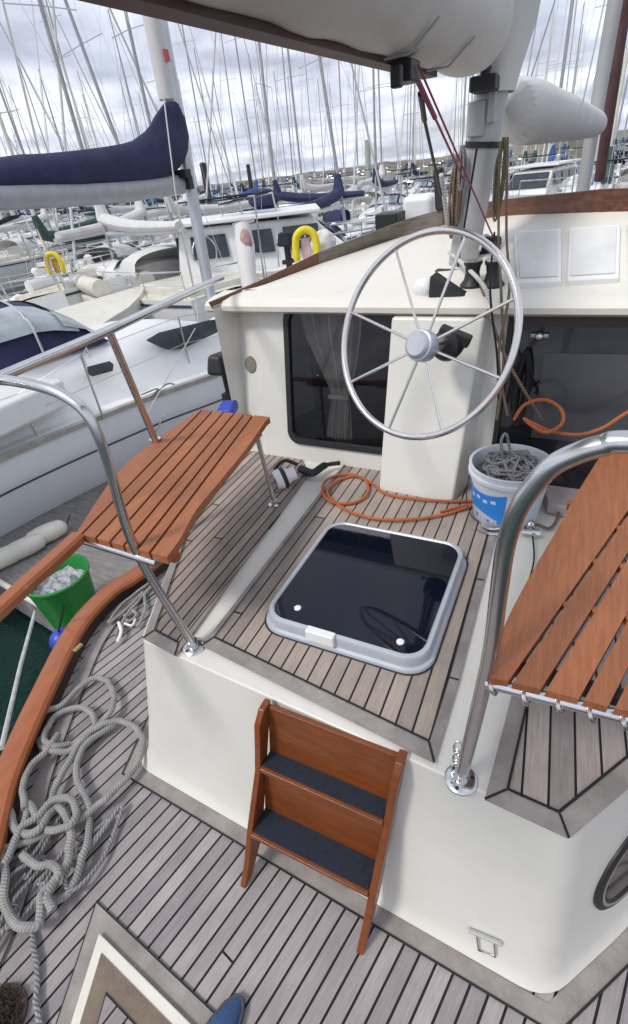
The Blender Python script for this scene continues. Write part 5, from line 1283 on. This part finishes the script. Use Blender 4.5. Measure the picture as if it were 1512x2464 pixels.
# motor cruiser in the middle distance and one to the right of the mast
def cruiser(px, dist, yaw, s, lab, z=-1.3):
    x, y = horiz(px, dist); r_ = thing('motor_cruiser', (x, y, z), lab, 'motor boat'); r_.rotation_euler = (0, 0, yaw)
    def bld(m_, nm, mt_, par, **kw):
        o = m_.build(nm, mt_, None, **kw); o.parent = par; return o
    H = hull_rows(9.5*s, 3.3*s, 1.3*s); hl = MB().loft(H); hl.f.append(tuple(range(8))); bld(hl, 'hull', WHP, r_, smooth=True)
    bld(MB().loft([[st[0] for st in H], [(0, st[0][1], st[0][2]+.05) for st in H], [st[7] for st in H]]), 'deck', WHP, r_, smooth=True)
    sp_ = MB().prism([(-1.05*s, -2.6*s, 2.5*s), (1.05*s, -2.6*s, 2.5*s), (.95*s, 1.0*s, 2.45*s), (-.95*s, 1.0*s, 2.45*s)], [(-1.25*s, -2.8*s, 1.3*s), (1.25*s, -2.8*s, 1.3*s), (1.15*s, 2.4*s, 1.3*s), (-1.15*s, 2.4*s, 1.3*s)])
    cb_ = bld(sp_, 'cabin', WHP, r_, bevel=.08)
    for sgn in (-1, 1):
        for k in range(3):
            y0 = (-2.3+k*1.25)*s; bld(MB().add([(sgn*1.22*s, y0, 1.75*s), (sgn*1.22*s, y0+1.0*s, 1.75*s), (sgn*1.11*s, y0+.95*s, 2.3*s), (sgn*1.11*s, y0, 2.3*s)], [(0, 1, 2, 3)]), 'window', WINB, cb_)
    bld(MB().add([(-1.0*s, 2.0*s, 1.72*s), (1.0*s, 2.0*s, 1.72*s), (.88*s, 1.25*s, 2.32*s), (-.88*s, 1.25*s, 2.32*s)], [(0, 1, 2, 3)]), 'windscreen', WINB, cb_)
    bld(MB().box((0, -2.72*s, 1.85*s), (1.9*s, .03, .9*s)), 'aft_window', WINB, cb_)
    bld(MB().box((0, -.9*s, 2.60*s), (2.5*s, 4.3*s, .10*s)), 'roof', WHP, cb_, bevel=.03)
    gr = MB()
    for sgn in (-1, 1):
        pts = [(sgn*1.5*s, 0, 1.95*s), (sgn*1.3*s, 2.6*s, 2.05*s), (sgn*.5*s, 4.3*s, 2.15*s)]
        gr.tube(pts, .025, 5)
        for p in pts: gr.tube([p, (p[0], p[1], 1.4*s)], .02, 5)
    bld(gr, 'guard_rail', STEEL, r_); bld(MB().tube([(0, -.9*s, 2.6*s), (0, -1.0*s, 3.6*s)], .03, 6), 'aerial', WHP, r_)
    return r_
cruiser(650, 16.5, R(-62), 1.0, 'white motor cruiser with dark cabin windows side on behind the yellow jacket')
cruiser(1308, 34, R(168), 1.0, 'white motor cruiser with a flat white roof right of the mizzen mast')
cruiser(735, 36, R(-70), .9, 'smaller white motor cruiser moored behind the larger one near the breakwater')
# white rib / dinghy in chocks at left
q = Z(262, 676, .14)
dg = thing('inflatable_dinghy', (q.x, q.y, -.06), 'pale inflatable dinghy with dark floor on deck chocks at the left', 'dinghy')
Lx = .9
ringp = [(-.62, -1.4, 0), (-.62, .4, 0), (-.42, 1.05, .06), (0, 1.35, .12), (.42, 1.05, .06), (.62, .4, 0), (.62, -1.4, 0)]
az_ = R(62)
def dgp(p): return Vector((q.x, q.y, .16))+Matrix.Rotation(az_, 3, 'Z')@Vector(p)
MB().tube(cat([dgp(p) for p in ringp], 6), .23, 14).build('buoyancy_tube', WHP2, dg, smooth=True)
MB().box(dgp((0, -.1, -.12)), (1.0, 2.2, .05), Matrix.Rotation(az_, 3, 'Z')).build('dinghy_floor', RUB, dg)
MB().box(dgp((0, -1.3, 0.0)), (.9, .06, .4), Matrix.Rotation(az_, 3, 'Z')).build('transom', WHP, dg, bevel=.01)
# support raft under it
tag(MB().box((q.x, q.y, -.70), (1.7, 2.9, 1.25), Matrix.Rotation(az_, 3, 'Z')).build('floating_dock', WHP2, None, bevel=.05, base=(q.x, q.y, -1.3)), 'pale floating dock module under the inflatable dinghy', 'floating dock')

# piles and posts
for px, top, dist, r_, lab in ((497, 396, 34, .17, 'black mooring pile standing right of the navy sail cover'), (602, 398, 60, .2, 'far thin mooring pile left of the marina centre'), (886, 338, 58, .26, 'pale green beacon post in front of the breakwater')):
    x, y = horiz(px, dist); r__ = ray(px, top); k = dist/math.hypot(r__.x, r__.y); zt = (EYE+r__*k).z
    pl = thing('mooring_pile', (x, y, -1.5), lab, 'pile')
    MB().tube([(x, y, -1.5), (x, y, zt)], r_, 12).build('pile_shaft', PILE if 'pale' not in lab else mat('beacon_paint', (.35, .40, .33), .7), pl, smooth=True)
    MB().lathe([(r_*1.08, 0), (r_*1.08, .06), (r_*.5, .12)], (x, y, zt), (0, 0, 1), 12).build('pile_cap', WHP2 if 'pale' in lab else PILE, pl, smooth=True)

# yellow horseshoe buoys on stern rails
def horseshoe(px, py, depth, hgt, lab, inner):
    c = T(px, py, depth); R_ = hgt*.33; ux = Vector((CR.x, CR.y, 0)).normalized(); uz = Vector((0, 0, 1)); fw = Vector((CF.x, CF.y, 0)).normalized()
    g_ = thing('horseshoe_buoy', c-uz*hgt*.5, lab, 'lifebuoy')
    pts = [c+ux*R_*-1.0-uz*hgt*.42, c-ux*R_*1.08-uz*hgt*.1]+[c+uz*hgt*.12+(ux*math.cos(a)+uz*math.sin(a)*1.05)*R_ for a in [math.pi*(1-k/8) for k in range(9)]]+[c+ux*R_*1.08-uz*hgt*.1, c+ux*R_*1.0-uz*hgt*.42]
    P_ = cat(pts, 4); n_ = len(P_); MB().tube(P_, [hgt*.13*(.75 if k in (0, n_-1) else 1) for k in range(n_)], 12, flat=.9).build('buoy_ring', YEL, g_, smooth=True)
    MB().box(c+fw*.05-uz*hgt*.08, (hgt*.30, .05, hgt*.62), Matrix.Rotation(math.atan2(ux.y, ux.x), 3, 'Z')).build('buoy_pouch', inner, g_, bevel=.02)
    MB().tube([c+fw*.1-uz*hgt*1.6, c+fw*.1+uz*hgt*.3], .018, 8).build('rail_post', STEEL, g_, smooth=True)
horseshoe(737, 592, 10.2, .62, 'yellow horseshoe lifebuoy with a pale pink pouch just above the cabin handrail', mat('pink_pouch', (.62, .42, .42), .7))
horseshoe(132, 636, 13.5, .55, 'yellow horseshoe lifebuoy with an orange pouch among the boats at far left', mat('orange_pouch', (.60, .30, .06), .7))
om_ = T(690, 585, 10.6); omr = thing('outboard_motor', om_-Vector((0, 0, .6)), 'dark outboard motor on a stern rail left of the yellow horseshoe lifebuoy', 'outboard motor')
MB().prism([om_+Vector((-.13, -.12, .22)), om_+Vector((.13, -.12, .22)), om_+Vector((.11, .16, .18)), om_+Vector((-.11, .16, .18))], [om_+Vector((-.16, -.18, -.05)), om_+Vector((.16, -.18, -.05)), om_+Vector((.16, .2, -.05)), om_+Vector((-.16, .2, -.05))]).build('motor_cowl', NAVYM, omr, bevel=.05)
MB().tube([om_, om_+Vector((0, .02, -.75))], .07, 10).box(om_+Vector((0, 0, -.35)), (.16, .3, .08)).build('motor_leg', RUB, omr, smooth=True)
wbag = T(778, 590, 10.6); tag(MB().ball(wbag, .28, 18, (1, .8, 1.05)).build('white_sack', WHITEC, None, smooth=True, base=wbag-Vector((0, 0, .28))), 'bulging white sack right of the yellow horseshoe lifebuoy', 'sack'); crease(bpy.data.objects['white_sack'], .12, .12, 1)

# cruiser with a teal cockpit tent at the far left
tc_ = thing('covered_cruiser', (-10.6, 7.0, -1.3), 'cream motor boat under a tall teal canvas tent at the far left edge', 'motor boat')
H = [[(p[0]-10.6, p[1]+7.0, p[2]-1.3) for p in st] for st in hull_rows(8.0, 3.0, 1.1)]
hl = MB().loft(H); hl.f.append(tuple(range(8))); hl.build('hull', WHP2, tc_, smooth=True)
MB().loft([[st[0] for st in H], [(-10.6, st[0][1], st[0][2]+.04) for st in H], [st[7] for st in H]]).build('deck', WHP2, tc_, smooth=True)
rows = []
for y_, k_, h_ in ((2.8, .9, 1.7), (3.8, 1.0, 2.05), (5.0, 1.0, 2.1), (5.7, .98, 2.0), (6.1, .96, 1.5)):
    rows.append([(-10.6+1.35*k_*x_, y_+.02*math.sin(x_*20), -.15+(h_)*z_) for x_, z_ in ((-1, 0), (-1.02, .5), (-.88, .86), (-.4, .98), (0, 1.0), (.4, .98), (.88, .86), (1.02, .5), (1, 0))])
tt = MB().loft(rows); tt.f.append(tuple(range(9))); tent = tt.build('canvas_tent', TEALC, tc_, smooth=True)
MB().add([(-9.20, 4.4, .25), (-9.20, 5.5, .25), (-9.20, 5.5, .85), (-9.20, 4.4, .85)], [(0, 1, 2, 3)]).build('clear_window', BLUEC, tent)
# white canvas wrapped gear on a stern post
gp = thing('wrapped_post', Z(600, 700, -.3), 'tall white canvas wrapped post with a faded red patch behind the handrail', 'post')
b_ = T(602, 705, 9.5); t_ = T(584, 545, 9.5)
MB().tube([b_, b_.lerp(t_, .3), b_.lerp(t_, .7), t_], [.13, .16, .19, .15], 12).build('canvas_wrap', WHITEC, gp, smooth=True)
MB().ball(b_.lerp(t_, .74)+Vector((.09, -.07, 0)), .12, 12, (1, 1, 2.2)).build('red_patch', mat('faded_red_top', (.42, .26, .24), .8, var=.35, vscale=9), gp, smooth=True)
MB().tube([T(560, 542, 9.6), T(612, 528, 9.6)], .03, 6).build('cross_bar', STEEL, gp)
# blue covered dinghy engine / dodger seen beyond
bc = T(642, 535, 15.5); bcr = thing('blue_covered_boat', bc-Vector((0, 0, .7)), 'boat gear bundled in bright blue canvas in front of the long white cruiser', 'canvas bundle')
MB().ball(bc, .62, 16, (.9, .9, .75)).build('canvas_cover', BLUEC, bcr, smooth=True)
MB().ball(bc+Vector((0, 0, .62)), .45, 14, (1.1, 1, .6)).build('canvas_top', NAVY, bcr, smooth=True)
MB().tube([bc-Vector((0, 0, .4)), Vector((bc.x, bc.y, -1.4))], .35, 12).build('engine_leg', WHP, bcr, smooth=True)
